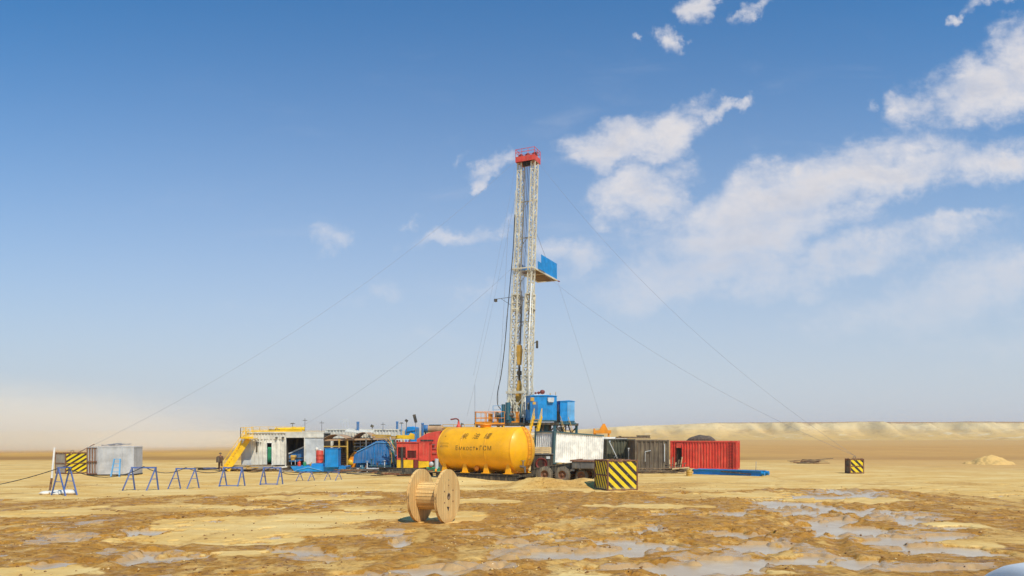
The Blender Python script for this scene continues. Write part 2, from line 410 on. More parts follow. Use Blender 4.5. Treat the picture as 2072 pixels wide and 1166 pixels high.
PUDDLES = [(130,1092,60,10),(300,1077,75,7),(335,1131,105,15),(95,1143,55,6),(190,1060,30,5),(500,1102,60,6),(590,1118,65,5),(660,1130,80,12),
    (790,1082,38,9),(815,1100,22,16),(880,1155,110,9),(960,1080,40,5),(720,1163,60,5),(1040,1108,60,10),(1130,1122,130,16),(1260,1100,50,9),(1330,1110,80,12),
    (1430,1132,120,18),(1560,1112,100,18),(1400,1152,150,13),(1650,1132,90,16),(1750,1142,90,14),(1320,1066,22,7,.9),(1180,1050,40,5,.9),(1460,1042,70,6,.9),
    (1740,998,60,8,.9),(1640,1006,60,8),(1580,1016,60,9),(1600,1034,60,9),(1650,1052,60,10),(1690,1030,28,16),(1720,1074,70,10),(1780,1092,80,10),
    (1835,1042,60,9,.95),(1880,1062,60,10,.95),(1850,1112,90,12),(1940,1150,70,9),(1960,1120,60,7,.9),(1910,1086,50,9,.9),(1500,1085,60,8,.9),(1230,1150,90,12),(1000,1150,60,10),(1830,1152,70,10),(1345,1040,26,5,.7)]
DRY = [(120,1040,140,7),(350,1030,160,6),(420,1093,170,11),(560,1062,200,13),(700,1048,140,9),(880,1050,80,10),(930,1046,50,8),(60,1160,150,15),(640,1078,150,7),
    (1000,1016,90,5),(640,1008,110,4),(1270,1026,140,4,.8),(1500,1004,120,7),(1700,1012,100,6,.8),(1990,1000,100,16,.8),(1960,1100,60,9),(2030,1095,60,7),(1180,1166,60,5,.8),(820,1030,90,5),
    (480,1078,110,8),(500,1122,90,5,.7),(1560,1160,60,6,.7),(1960,1065,60,6,.6)]
MOUNDS = [(1105,47.6,1.7,1.2,.50),(1065,48.3,1.4,1.4,.24),(1186,47.6,.95,1.1,.44),(1150,48.2,1.3,1.2,.10),(925,51.5,2.4,1.6,.36),(1000,50.4,2.4,1.5,.08),(850,54,3.4,2.0,.22),(780,57,4.0,2.2,.10),(1213,46.6,.8,1.0,.20)]
RIMS = [(1160, 1010), (420, 1016)]

def ground(x, y):
    n1 = fbm(x / 3.1 + 40, y / 3.1 + 40, 5, .55); n2 = fbm(x / .55 + 5, y / .75 + 90, 4, .6); n3 = fbm(x / 14 + 3, y / 9 + 71, 4, .5)
    nw = fbm(x / 2.2 + 80, y / 4.6 + 10, 6, .62)
    near = sstep(70, 40, y)
    n4 = 1 - np.abs(fbm(x / .8 + 21, y / .8 + 3, 5, .7) - .5) * 4
    ns = fbm(x / 1.6 + 12, y / .7 + 64, 4, .6)
    # where the wet mud begins: a wavy line, farther away on the middle and right side
    u_ = x / np.maximum(y, 1)
    edge = 43.0 + 2.0 * np.interp(u_, [-.7, -.45, -.25, 0, .18, .35, .7], [-2.6, -1.6, -.2, .4, .3, 1.0, .2]) + (nw - .5) * 7
    mud = sstep(edge + .8, edge - .8, y)
    # trails of drier cake lying in the mud
    dry = blobs(DRY, x, y)
    mud = mud * (1 - sstep(.32, .52, dry + (nw - .5) * 1.5))
    mud = np.clip(mud - .55 * sstep(.56, .70, fbm(x / 1.5 + 9, y / 3.4 + 33, 5, .6)) * mud, 0, 1)
    damp = .45 * sstep(.52, .68, fbm(x / 5 + 60, y / 3 + 2, 5, .6)) * sstep(75, 50, y) * (1 - mud)
    pud = blobs(PUDDLES, x, y)
    dg = fbm((x + y * .75) / 2.6 + 31, (y - x * .35) / .95 + 14, 5, .62)
    pd = sstep(.57, .86, pud * (.55 + 1.0 * dg) + (nw - .5) * 1.2 + (n2 - .5) * 1.7 + (n4 - .45) * .35 + (dg - .5) * 2.6) * sstep(60, 45, y)
    wet = np.clip(np.maximum(np.maximum(mud, damp), pd), 0, 1)
    h = .05 * (n1 - .5) * near + (.052 * (n2 - .5) + .016 * n4 - .006) * mud * near + .014 * (n2 - .5) * near
    ru = np.abs(fbm(x / 2.4 + 11, y / 1.2 + 77, 4, .55) - .5) * 2
    h += mud * .05 * (1 - np.clip(ru * 4, 0, 1)) * near
    # tyre ruts running off to the back right
    rut = np.zeros_like(x)
    for (x0, k) in ((-2.5, .30), (-.6, .30), (4.2, .62), (6.1, .62), (-11, -.12), (-9.1, -.12), (-1, .95), (.9, .95), (9, .28)):
        d = (x - x0 - k * (y - 18)) - .6 * np.sin(y * .25); g_r = np.exp(-(d / .24) ** 2) * (.4 + .6 * sstep(.4, .6, n1)); rut = np.maximum(rut, g_r); h += (.35 + .65 * mud) * near * (-.06 * np.exp(-(d / .22) ** 2) + .035 * np.exp(-((np.abs(d) - .42) / .15) ** 2))
    wet = np.clip(np.maximum(wet, .42 * rut * sstep(100, 60, y)), 0, 1)
    h = h + .03 * near
    h = h * (1 - pd * .55) - .105 * pd
    for (px, Y, rx, ry, hh) in MOUNDS:
        d = ((x - X(px, Y)) / rx) ** 2 + ((y - Y) / ry) ** 2
        h = h + hh * np.exp(-d) * (1 + .25 * (n2 - .5))
    heap = np.zeros_like(x)
    # long, slow swells of the plain
    h = h + 1.0 * (fbm(x / 90, y / 90, 3, .5) - .5) * sstep(110, 260, y)
    rise = np.maximum(y - 240, 0) * .0080 * sstep(140, -40, x - y * .02)
    film = sstep(.28, .62, pud * (.75 + .8 * dg) + (nw - .5) * .9 + (ns - .5) * 1.3 + (dg - .5) * 1.6) * mud
    return h + rise, wet, pd, film, n3

fx = np.concatenate([-np.geomspace(5000, 36, 46), np.arange(-34, -20, .17), np.arange(-20, 20, .082), np.arange(20, 34, .17), np.geomspace(36, 5000, 46)])
fy = np.concatenate([np.arange(-30, 13, 2.0), np.arange(14, 32, .075), np.arange(32, 62, .15), np.geomspace(62.2, 7000, 190)])
GX, GY = np.meshgrid(fx, fy)
GH, GW, GP, GFILM, GN = ground(GX, GY)
def sheet(name, X_, Y_, Z_, mt, attrs=()):
    ny, nx = X_.shape; me = bpy.data.meshes.new(name)
    co = np.stack([X_, Y_, Z_], -1).reshape(-1, 3).astype(np.float32)
    i = np.arange(nx * ny).reshape(ny, nx)
    q = np.stack([i[:-1, :-1], i[:-1, 1:], i[1:, 1:], i[1:, :-1]], -1).reshape(-1, 4).astype(np.int32)
    me.vertices.add(len(co)); me.vertices.foreach_set('co', co.ravel())
    me.loops.add(q.size); me.loops.foreach_set('vertex_index', q.ravel())
    me.polygons.add(len(q)); me.polygons.foreach_set('loop_start', np.arange(0, q.size, 4, dtype=np.int32))
    me.polygons.foreach_set('use_smooth', np.ones(len(q), dtype=bool))
    me.update(calc_edges=True); me.materials.append(mt)
    for nm, val in attrs:
        a = me.attributes.new(nm, 'FLOAT', 'POINT'); a.data.foreach_set('value', val.ravel().astype(np.float32))
    o = bpy.data.objects.new(name, me); COL.objects.link(o); return o

def ground_mat():
    m, nt, b = mat('desert_ground'); L = nt.links
    geo = nd(nt, 'ShaderNodeNewGeometry'); pos = geo.outputs['Position']
    at = lambda n: nd(nt, 'ShaderNodeAttribute', attribute_name=n).outputs['Fac']
    wet, heap = at('wet'), at('heap')
    sp = nd(nt, 'ShaderNodeSeparateXYZ'); L.new(pos, sp.inputs[0]); Y = sp.outputs[1]
    f1 = noise(nt, pos, .9, 8, .65, .2); f2 = noise(nt, pos, 7, 8, .7, .2); f3 = noise(nt, pos, 30, 5, .7); fl = noise(nt, pos, .06, 6, .6, 0, (1, .5, 1))
    fs = noise(nt, pos, .35, 8, .65, .4, (.5, 1.3, 1))
    sand = mixc(nt, rng(nt, f1, .3, .7), S(224, 184, 106), S(208, 162, 82))
    sand = mixc(nt, rng(nt, fs, .42, .68), sand, S(230, 198, 128))
    sand = mixc(nt, mth(nt, 'MULTIPLY', rng(nt, f2, .52, .7), .35), sand, S(180, 136, 72))
    # the far plain: ochre steppe beyond the pad, paler pans at the foot of the bluff
    yn = mth(nt, 'ADD', Y, mth(nt, 'MULTIPLY', mth(nt, 'SUBTRACT', fl, .5), 60))
    far = mixc(nt, rng(nt, fl, .35, .65), S(204, 156, 72), S(190, 140, 60))
    c = mixc(nt, rng(nt, yn, 84, 112), sand, far)
    line = mth(nt, 'MULTIPLY', rng(nt, Y, 98, 104), rng(nt, Y, 128, 108)); c = mixc(nt, mth(nt, 'MULTIPLY', line, .55), c, S(132, 92, 42))
    c = mixc(nt, rng(nt, yn, 225, 300), c, S(204, 164, 88))
    rgt = mth(nt, 'MULTIPLY', rng(nt, yn, 58, 84), rng(nt, sp.outputs[0], 26, 46)); c = mixc(nt, mth(nt, 'MULTIPLY', rgt, .6), c, S(196, 148, 82))
    scrub = mth(nt, 'MULTIPLY', rng(nt, noise(nt, pos, .5, 8, .7, 0, (.3, 1, 1)), .5, .66), mth(nt, 'MULTIPLY', rng(nt, Y, 60, 80), rng(nt, Y, 400, 250)))
    c = mixc(nt, mth(nt, 'MULTIPLY', scrub, .4), c, S(150, 112, 58))
    tr_ = noise(nt, pos, .8, 7, .7, .6, (.16, 1.6, 1)); c = mixc(nt, mth(nt, 'MULTIPLY', rng(nt, tr_, .52, .66), mth(nt, 'MULTIPLY', rng(nt, Y, 110, 60), .4)), c, S(196, 148, 76))
    # mud
    mudc = mixc(nt, rng(nt, f1, .32, .68), S(196, 140, 52), S(170, 116, 38))
    mudc = mixc(nt, mth(nt, 'MULTIPLY', rng(nt, f2, .48, .68), .75), mudc, S(142, 98, 38))
    mudc = mixc(nt, mth(nt, 'MULTIPLY', rng(nt, noise(nt, pos, 2.2, 8, .7, .3, (.6, 1.2, 1)), .5, .66), .7), mudc, S(218, 176, 104))
    mudc = mixc(nt, mth(nt, 'MULTIPLY', rng(nt, f3, .58, .74), .5), mudc, S(104, 72, 34))
    f4 = noise(nt, pos, 3.6, 9, .75, .5); mudc = mixc(nt, mth(nt, 'MULTIPLY', rng(nt, f4, .53, .62), .75), mudc, S(122, 82, 30)); mudc = mixc(nt, mth(nt, 'MULTIPLY', rng(nt, f4, .44, .36), .6), mudc, S(224, 182, 108))
    wf = rng(nt, mth(nt, 'ADD', wet, mth(nt, 'MULTIPLY', mth(nt, 'SUBTRACT', f2, .5), 1.1)), .12, .82)
    c = mixc(nt, wf, c, mudc)
    film = at('film'); ff = rng(nt, mth(nt, 'ADD', film, mth(nt, 'ADD', mth(nt, 'MULTIPLY', mth(nt, 'SUBTRACT', f4, .5), 1.1), mth(nt, 'MULTIPLY', mth(nt, 'SUBTRACT', f2, .5), 1.3))), .56, .86)
    c = mixc(nt, mth(nt, 'MULTIPLY', ff, .7), c, S(190, 158, 112))
    c = mixc(nt, rng(nt, heap, .2, .5), c, S(214, 174, 104))
    L.new(c, b.inputs['Base Color'])
    shine = mth(nt, 'MULTIPLY', wf, rng(nt, noise(nt, pos, 1.6, 7, .65, .3), .46, .62))
    L.new(mth(nt, 'MINIMUM', rng(nt, shine, 0, 1, .95, .40), rng(nt, ff, 0, 1, .95, .20)), b.inputs['Roughness'])
    L.new(rng(nt, ff, 0, 1, .35, .75), b.inputs['Specular IOR Level'])
    hgt = mth(nt, 'ADD', mth(nt, 'MULTIPLY', f4, 1.2), mth(nt, 'ADD', mth(nt, 'MULTIPLY', f2, 1.0), mth(nt, 'MULTIPLY', f3, .45)))
    n = nd(nt, 'ShaderNodeBump'); n.inputs['Distance'].default_value = .055
    L.new(mth(nt, 'MULTIPLY', mth(nt, 'ADD', mth(nt, 'MULTIPLY', wf, .55), .35), rng(nt, ff, 0, 1, 1, .25)), n.inputs['Strength']); L.new(hgt, n.inputs['Height']); L.new(n.outputs[0], b.inputs['Normal'])
    return m
gm = ground_mat()
g_ = sheet('ground', GX, GY, GH, gm, (('wet', GW), ('film', GFILM))); tag(g_, kind='structure')

def water_mat():
    m, nt, b = mat('muddy_water'); geo = nd(nt, 'ShaderNodeNewGeometry')
    c = mixc(nt, rng(nt, noise(nt, geo.outputs['Position'], .8, 5, .6), .35, .65), S(184, 156, 118), S(200, 176, 140))
    nt.links.new(c, b.inputs['Base Color']); b.inputs['Roughness'].default_value = .22; b.inputs['IOR'].default_value = 1.33
    b.inputs['Specular IOR Level'].default_value = .6
    bump(nt, noise(nt, geo.outputs['Position'], 5, 4, .6), b, .25, .02)
    return m
wb = MB(); wb.add([(-36, 12, -.042), (36, 12, -.042), (36, 60, -.042), (-36, 60, -.042)], [(0, 1, 2, 3)])
tag(wb.build('water', water_mat()), kind='structure')

hx, hy = np.meshgrid(np.linspace(-3.2, 3.2, 70), np.linspace(-3, 3, 60))
hd = np.sqrt((hx / 2.5) ** 2 + (hy / 2.4) ** 2) + (fbm(hx * .9 + 5, hy * .9 + 5, 5, .6) - .5) * .55
hh = 1.25 * np.clip(1 - hd, 0, 1) ** .85 - .06
ho = sheet('sand_heap', hx, hy, hh, gm, (('wet', hx * 0), ('heap', hx * 0 + 1))); ho.location = (X(2004, 86), 86, gp and float(ground(np.array([X(2004, 86)]), np.array([86.]))[0][0])); tag(ho, kind='structure')

# bluff of eroded pale rock across the plain
def bluff():
    xs = np.arange(-60, 900, 2.2); ys = np.concatenate([np.arange(505, 690, 2.0), np.arange(694, 1400, 24)])
    Xb, Yb = np.meshgrid(xs, ys)
    # foot line and spurs; ravines narrow upward
    front = 585 + 22 * (fbm(Xb / 120 + 3, Yb * 0 + 2, 3) - .5) + np.interp(Xb, [-60, 60, 200, 900], [70, 30, 0, 20])
    rav = np.abs(fbm(Xb / 46 + 7, Yb / 150 + 1, 4, .5) - .5) * 2
    fine = fbm(Xb / 9 + 30, Yb / 14 + 8, 4, .6)
    s = (Yb - front - 105 * (.40 - rav) - 16 * (fine - .5)) / 66
    prof = np.interp(s, [-.9, -.3, .05, .3, .62, .75, .95, 1.05, 1.3, 9], [0, .05, .14, .24, .46, .62, .86, .98, 1.0, 1.02])
    top = np.interp(Xb, [-60, 0, 64, 110, 150, 190, 260, 900], [1.5, 5, 9.4, 12.6, 13.6, 15.6, 15.9, 17.2]) + .5 * (fbm(Xb / 40, Yb / 40 + 6, 3) - .5)
    h = prof * top + (fine - .5) * 1.4 * np.clip(prof * 4 * (1.02 - prof), 0, 1)
    h = np.where(Yb > 690, top * (1.02 - (Yb - 690) / 9000), h) - .6 * (1 - np.clip(prof * 20, 0, 1)) - .25
    m, nt, b = mat('pale_eroded_rock'); geo = nd(nt, 'ShaderNodeNewGeometry'); pos = geo.outputs['Position']
    sp = nd(nt, 'ShaderNodeSeparateXYZ'); nt.links.new(pos, sp.inputs[0])
    zz = mth(nt, 'ADD', sp.outputs[2], mth(nt, 'MULTIPLY', noise(nt, pos, .03, 4, .5), 3))
    c = mixc(nt, rng(nt, zz, 3, 8), S(208, 168, 92), S(210, 176, 112))
    c = mixc(nt, rng(nt, zz, 8, 12), c, S(216, 190, 136))
    pat = noise(nt, pos, .035, 7, .65, .8, (1, 1, 2.5)); c = mixc(nt, rng(nt, pat, .56, .70), c, S(222, 200, 152))
    c = mixc(nt, mth(nt, 'MULTIPLY', rng(nt, noise(nt, pos, .10, 8, .7, .5, (1, 1, 4)), .52, .64), .4), c, S(166, 130, 86))
    c = mixc(nt, rng(nt, zz, 15.6, 17.0), c, S(168, 130, 84))
    nt.links.new(c, b.inputs['Base Color']); b.inputs['Roughness'].default_value = .95
    bump(nt, noise(nt, pos, .3, 8, .7), b, .5, 1.2)
    tag(sheet('hills', Xb, Yb, h, m), kind='structure')
bluff()

# clods and pebbles lying over the mud: nobody could count them
def clods():
    rs = np.random.RandomState(5); n = 9000
    y = 16 + 34 * rs.rand(n) ** 1.5; x = (rs.rand(n) * 2 - 1) * (y * .72)
    h, wet, pd, heap, n3 = ground(x, y)
    pat = fbm(x / 1.7 + 8, y / 1.7 + 50, 4, .6)
    keep = (pat > .5) & (h > -.03) & (rs.rand(n) < .25 + .75 * wet)
    x, y, h = x[keep], y[keep], h[keep]; mb = MB()
    base = [Vector(p) for p in ((1,0,0),(-1,0,0),(0,1,0),(0,-1,0),(0,0,1),(0,0,-1))]
    F = [(0,2,4),(2,1,4),(1,3,4),(3,0,4),(2,0,5),(1,2,5),(3,1,5),(0,3,5)]
    for i in range(len(x)):
        r = .012 + .04 * random.random() ** 3; a = random.random() * 6.28
        q = [Matrix.Rotation(a, 3, 'Z') @ Vector((p.x * r * random.uniform(.7, 1.5), p.y * r * random.uniform(.7, 1.3), p.z * r * random.uniform(.5, .9))) for p in base]
        mb.add([(p.x + x[i], p.y + y[i], p.z + h[i] + r * .25) for p in q], F, 0 if random.random() < .75 else 1, True)
    tag(mb.build('mud_clods', [paint('dark_clod', S(136, 92, 46), .9, .2), paint('pale_clod', S(214, 180, 120), .9, .2)]),
        'small mud clods scattered over the wet churned ground', 'clods', kind='stuff')
clods()

def gz(x, y):
    return float(ground(np.array([x], float), np.array([y], float))[0][0])

# ------------------------------------------------------------------ containers
def container(name, label, cat, loc, rz, L, W, H, mside, mend, mframe, group=None, ry=0.0, door_end=None, pitch=.28, skip=(), open_front=None):
    """long along local x; near-left-bottom corner at the origin; front face is y=0, left end x=0"""
    t = thing(name, label, cat, loc, rz, group, ry)
    p = .15; f = MB()
    for x in (0, L - p):
        for y in (0, W - p): f.span((x, y, 0), (x + p, y + p, H))
    for z in (0, H - .12):
        for y in (.006, W - .126): f.span((p, y, z + .003), (L - p, y + .12, z + .117))
        for x in (.006, L - .126): f.span((x, p, z + .003), (x + .12, W - p, z + .117))
    for x in (0, L):                                   # corner castings
        for y in (0, W):
            for z in (0, H): f.box((x + (.085 if x == 0 else -.085), y + (.085 if y == 0 else -.085), z + (.055 if z == 0 else -.055)), (.19, .19, .13))
    f.build('frame', mframe, t)
    if 'front' not in skip:
        s = MB()
        if open_front:
            x = p
            for (a, b_) in open_front:
                s.corr((x, .035), (a, .035), .11, H - .11, pitch); x = b_
            s.corr((x, .035), (L - p, .035), .11, H - .11, pitch)
        else: s.corr((p, .035), (L - p, .035), .11, H - .11, pitch)
        s.build('side_panel', mside, t)
    s = MB(); s.corr((L - p, W - .035), (p, W - .035), .11, H - .11, pitch); s.build('side_panel', mside, t)
    for e, x in (('l', .035), ('r', L - .035)):
        if e == door_end:
            for k in range(2):
                d = MB(); y0 = p + k * (W - 2 * p) / 2 + .01; y1 = y0 + (W - 2 * p) / 2 - .02; sg = -1 if e == 'l' else 1
                d.span((x - .02, y0, .12), (x + .02, y1, H - .12))
                for j in range(4): d.span((x + sg * .02, y0 + .12, .3 + j * .58), (x + sg * .035, y1 - .12, .7 + j * .58))
                do = d.build('door', mend, t)
                r_ = MB()
                for q in (.3, .75): r_.tube((x + sg * .07, y0 + q * (y1 - y0), .14), (x + sg * .07, y0 + q * (y1 - y0), H - .14), .02, 6)
                r_.build('locking_bar', mframe, do)
        else:
            s = MB(); a, b_ = ((x, W - p), (x, p)) if e == 'l' else ((x, p), (x, W - p))
            s.corr(a, b_, .11, H - .11, pitch); s.build('end_panel', mend, t)
    r_ = MB(); r_.span((p, p, H - .06), (L - p, W - p, H - .02))
    n = int(L / .35)
    for k in range(n): r_.span((p + .1 + k * (L - 2 * p - .2) / n, p + .05, H - .02), (p + .1 + (k + .5) * (L - 2 * p - .2) / n, W - p - .05, H + .005))
    r_.build('roof', mside, t)
    fl = MB(); fl.span((p, p, .03), (L - p, W - p, .09)); fl.build('floor', M['timber'], t)
    return t

# white container on the low trailer's far side
c0 = P(1119, 936, 62)
wc = container('shipping_container', 'white corrugated container with slate corner post, raised and tilting behind the yellow tank', 'container',
               (X(1119, 62), 62, 1.08), R(40), 6.06, 2.44, 2.6, M['white'], M['white'], M['white'], 'shipping containers around the rig', ry=R(3.2), pitch=.24)
MB().span((-.03, -.03, 0), (.2, .2, 2.62)).build('corner_post', M['gpost'], wc); MB().span((-.02, 2.26, 0), (.14, 2.46, 2.61)).build('corner_post', M['gpost'], wc)
mb = MB(); mb.span((.2, -.02, 2.5), (6.06, .05, 2.615)); mb.span((-.02, .2, 2.5), (.05, 2.26, 2.615)); mb.build('top_edge', M['gpost'], wc)
# supports below it
t = thing('timber_crib', 'stacked dark timbers holding up the white container', 'support', (X(1119, 62) + .2, 62.4, 0), R(40))
for zz in range(4):
    for q in range(3):
        mb = MB()
        if zz % 2: mb.box((1 + q * 1.9, 1.0, .12 + zz * .21), (.25, 2.2, .2))
        else: mb.box((2.8, .15 + q * .85, .12 + zz * .21), (5.4, .22, .2))
        mb.build('beam', M['timber'], t)

container('shipping_container', 'dark green corrugated container standing between the white one and the brown one', 'container',
          (X(1228, 71), 71, .35), R(-2), 2.7, 6.0, 2.62, M['olive'], M['olive'], M['olive'], 'shipping containers around the rig', pitch=.3)
t = container('shipping_container', 'grey brown weathered container with scratched wall, left of the red container', 'container',
          (X(1285, 66.5), 66.5, .08), R(-1), 3.05, 6.0, 2.84, M['brown'], M['brown'], M['brown'], 'shipping containers around the rig', pitch=.42)
MB().bar((.22, -.03, .5), (.22, -.03, 2.6), .05).build('wall_strip', M['timber'], t); MB().bar((2.62, -.05, .9), (2.62, -.05, 2.5), .06).build('wall_strip', M['lgrey'], t)
mb = MB(); mb.bar((.9, -.04, 1.8), (1.4, -.04, 1.9), .05); mb.bar((.9, -.04, .9), (.9, -.04, 1.8), .04)
mb.build('wall_bracket', M['lgrey'], t)
# red container
rc = container('shipping_container', 'bright red corrugated container with dark tarp on its roof and a narrow doorway', 'container',
          (X(1356, 69.6), 69.6, .22), R(-22), 6.06, 2.44, 2.6, M['red'], M['red'], M['red'], 'shipping containers around the rig', door_end='r', pitch=.26, open_front=[(.55, 1.05)])
mb = MB(); mb.span((.5, .02, .1), (.55, .1, 2.2)); mb.span((1.05, .02, .1), (1.1, .1, 2.2)); mb.build('door_frame', M['dred'], rc)
mb = MB(); mb.span((.56, .05, 1.95), (1.04, .1, 2.45)); mb.build('side_panel', M['red'], rc)
mb = MB(); mb.span((.56, .35, .12), (1.04, .38, 2.0)); mb.build('doorway_shade', M['dark'], rc)  # dark sheet put behind the opening for the shade inside the doorway
mb = MB()
for x in (5.35, 5.7): mb.bar((x, -.05, .1), (x, -.05, 2.5), .05)
for k in range(9): mb.bar((5.35, -.05, .25 + k * .27), (5.7, -.05, .25 + k * .27), .035)
mb.build('ladder', M['dred'], rc)  # dark bars built in place of a ladder-like grid of shadow on the wall
def tarp(name, label, cx, cy, z0, lx, ly, h, rz, mt, cat='tarpaulin', group=None):
    xs = np.linspace(-lx/2, lx/2, 22); ys = np.linspace(-ly/2, ly/2, 12); Xt, Yt = np.meshgrid(xs, ys)
    e = np.clip((1 - (2*Xt/lx)**2), 0, 1) ** .6 * np.clip(1 - (2*Yt/ly)**2, 0, 1) ** .4
    Zt = .03 + h * e * (.65 + .7 * (fbm(Xt * 1.4 + cx, Yt * 1.4 + cy, 4) ))
    o = sheet(name, Xt, Yt, Zt, mt); o.location = (cx, cy, z0); o.rotation_euler = (0, 0, rz); tag(o, label, cat, group)
    s = o.modifiers.new('thick', 'SOLIDIFY'); s.thickness = .02; return o
tarp('tarpaulin', 'dark crumpled tarpaulin heaped on the red container roof', X(1425, 68.5), 69.6, 2.83, 2.5, 1.7, .5, R(-22), M['tarp'])

# roof beam and timber lying over the dark containers
mb = MB(); mb.box((0, 0, 0), (3.2, .9, .08)); mb.box((0, -.3, .08), (3.0, .18, .1)); mb.box((0, .3, .08), (3.1, .14, .1)); mb.box((-1.2, 0, .16), (.15, .85, .06)); mb.box((1.2, 0, .16), (.15, .85, .06))
o = mb.build('timber_deck', M['timber']); o.location = (X(1282, 69), 69.5, 3.09); tag(o, 'weathered timber deck lying across the dark container roofs', 'timber')
mb = MB(); mb.box((0, 0, 0), (1.1, 1.0, .16)); mb.box((0, -.52, 0), (1.0, .05, .1)); mb.box((0, 0, .1), (1.16, 1.06, .04))
o = mb.build('wooden_crate', M['brown']); o.location = (X(1303, 70) , 70.4, 3.22); tag(o, 'low brown crate on top of the weathered container roof timber', 'crate')
mb = MB(); mb.box((0, 0, .06), (3.4, .5, .12)); mb.box((0, 0, .15), (3.2, .12, .06)); o = mb.build('roof_flashing', M['white']); o.location = (X(1236, 70), 71.2, 3.0); o.rotation_euler = (0, 0, R(-4)); tag(o, 'white metal strip lying where the white and dark green containers meet', 'metal strip')
mb = MB(); mb.bar((0, 0, 0), (.75, 0, -1.55), .07); mb.bar((0, 0, 0), (.1, .25, .05), .09); o = mb.build('leaning_pole', M['lgrey']); o.location = (X(1233, 68.6), 68.6, 2.75); tag(o, 'thin pale pole leaning diagonally against the dark green container', 'pole')
mb = MB(); mb.tube((0, 0, 0), (0, 0, 1.75), .045); mb.box((0, 0, 1.78), (.14, .14, .08)); mb.tube((0, 0, 0), (0, 0, .05), .12)
o = mb.build('standing_pipe', M['lgrey']); o.location = (X(1272, 68), 68, gz(X(1272, 68), 68)); o.scale = (1, 1, 1.2); tag(o, 'pale upright pipe in front of the dark green container wall', 'pipe')

# ------------------------------------------------------------------ fuel tank
TR = 1.67; TL = 6.7; tth = R(-33)
TN = Vector((X(1057, 54.6), 54.6, 0))                # under the near (right) end
ax = Vector((math.cos(tth), math.sin(tth), 0)); TO = TN - ax * TL
tankE = thing('fuel_tank', 'yellow horizontal fuel tank with dark Chinese and Cyrillic lettering', 'fuel tank', (TO.x, TO.y, .52), tth)
zc = TR + .10
mb = MB()
prof = [(0, -.62), (.5, -.58), (.95, -.47), (1.3, -.30), (1.55, -.12), (TR - .03, 0), (TR, .03)]
full = prof + [(TR, TL * k / 8) for k in range(1, 8)] + [(r, TL - h) for r, h in prof[::-1]]
mb.lathe(full, (0, 0, zc), 'x', 72); mb.build('shell', M['tank'], tankE)
for k, x in enumerate((.04, TL * .33, TL * .66, TL - .04)):
    mb = MB(); mb.lathe([(TR - .01, x - .035), (TR + .014, x - .03), (TR + .014, x + .03), (TR - .01, x + .035)], (0, 0, zc), 'x', 72); mb.build('weld_band', M['tank'], tankE)
for x in (.40, 2.35, 4.3, 6.25):
    for sg in (-1, 1):
        mb = MB(); mb.prism([(x - .27, 0), (x + .27, 0), (x + .05, 1.05), (x - .05, 1.05)], sg * 1.22 - .04, sg * 1.22 + .04)
        mb.prism([(sg * 1.18, 0), (sg * .1, 0), (sg * .1, .12), (sg * .9, .42), (sg * 1.18, .72)] if sg > 0 else [(-.1, 0), (-1.18, 0), (-1.18, .72), (-.9, .42), (-.1, .12)], x - .05, x + .05, 'x')
        mb.box((x, sg * 1.22, .02), (.66, .4, .04))
        mb.build('saddle', M['tank'], tankE)
# valve, drain and end ladder
mb = MB(); mb.lathe([(0, -.05), (.2, -.05), (.2, 0), (.12, .02), (.12, .3), (0, .3)], (3.4, -1.15, .35), 'y', 20); mb.build('drain_flange', M['orange'], tankE)
mb = MB(); mb.tube((TL + .3, -.75, .55), (TL + .75, -.8, .5), .09); mb.tube((TL + .55, -.78, .55), (TL + .55, -.78, .95), .05); mb.lathe([(.16, 0), (.18, .02), (.16, .04)], (TL + .55, -.78, .95), 'z', 14); mb.tube((TL + .7, -.8, .5), (TL + .75, -.8, .1), .07)
mb.build('valve', M['steel'], tankE)
mb = MB()
def dome_x(r): return TL + np.interp(r, [0, .5, .95, 1.3, 1.55, TR], [.62, .58, .47, .30, .12, 0])
for y in (-.22, .22):
    pts = []
    for q in np.linspace(-1.45, 1.62, 12): pts.append((dome_x(math.hypot(y, q)) + .10, y, zc + q))
    mb.path(pts, .024, 6)
for q in np.linspace(-1.4, 1.55, 11): mb.tube((dome_x(abs(q)) + .1, -.22, zc + q), (dome_x(abs(q)) + .1, .22, zc + q), .018, 6)
mb.build('ladder', M['orange'], tankE)
mb = MB(); mb.lathe([(.42, 0), (.42, .16), (.48, .16), (.48, .22), (0, .26)], (3.4, 0, zc + TR - .03), 'z', 28); mb.build('manhole', M['orange'], tankE)
mb = MB(); mb.tube((1.1, 0, zc + TR - .05), (1.1, 0, zc + TR + .32), .05); mb.tube((1.1, 0, zc + TR + .3), (1.3, 0, zc + TR + .22), .05); mb.build('vent_pipe', M['steel'], tankE)
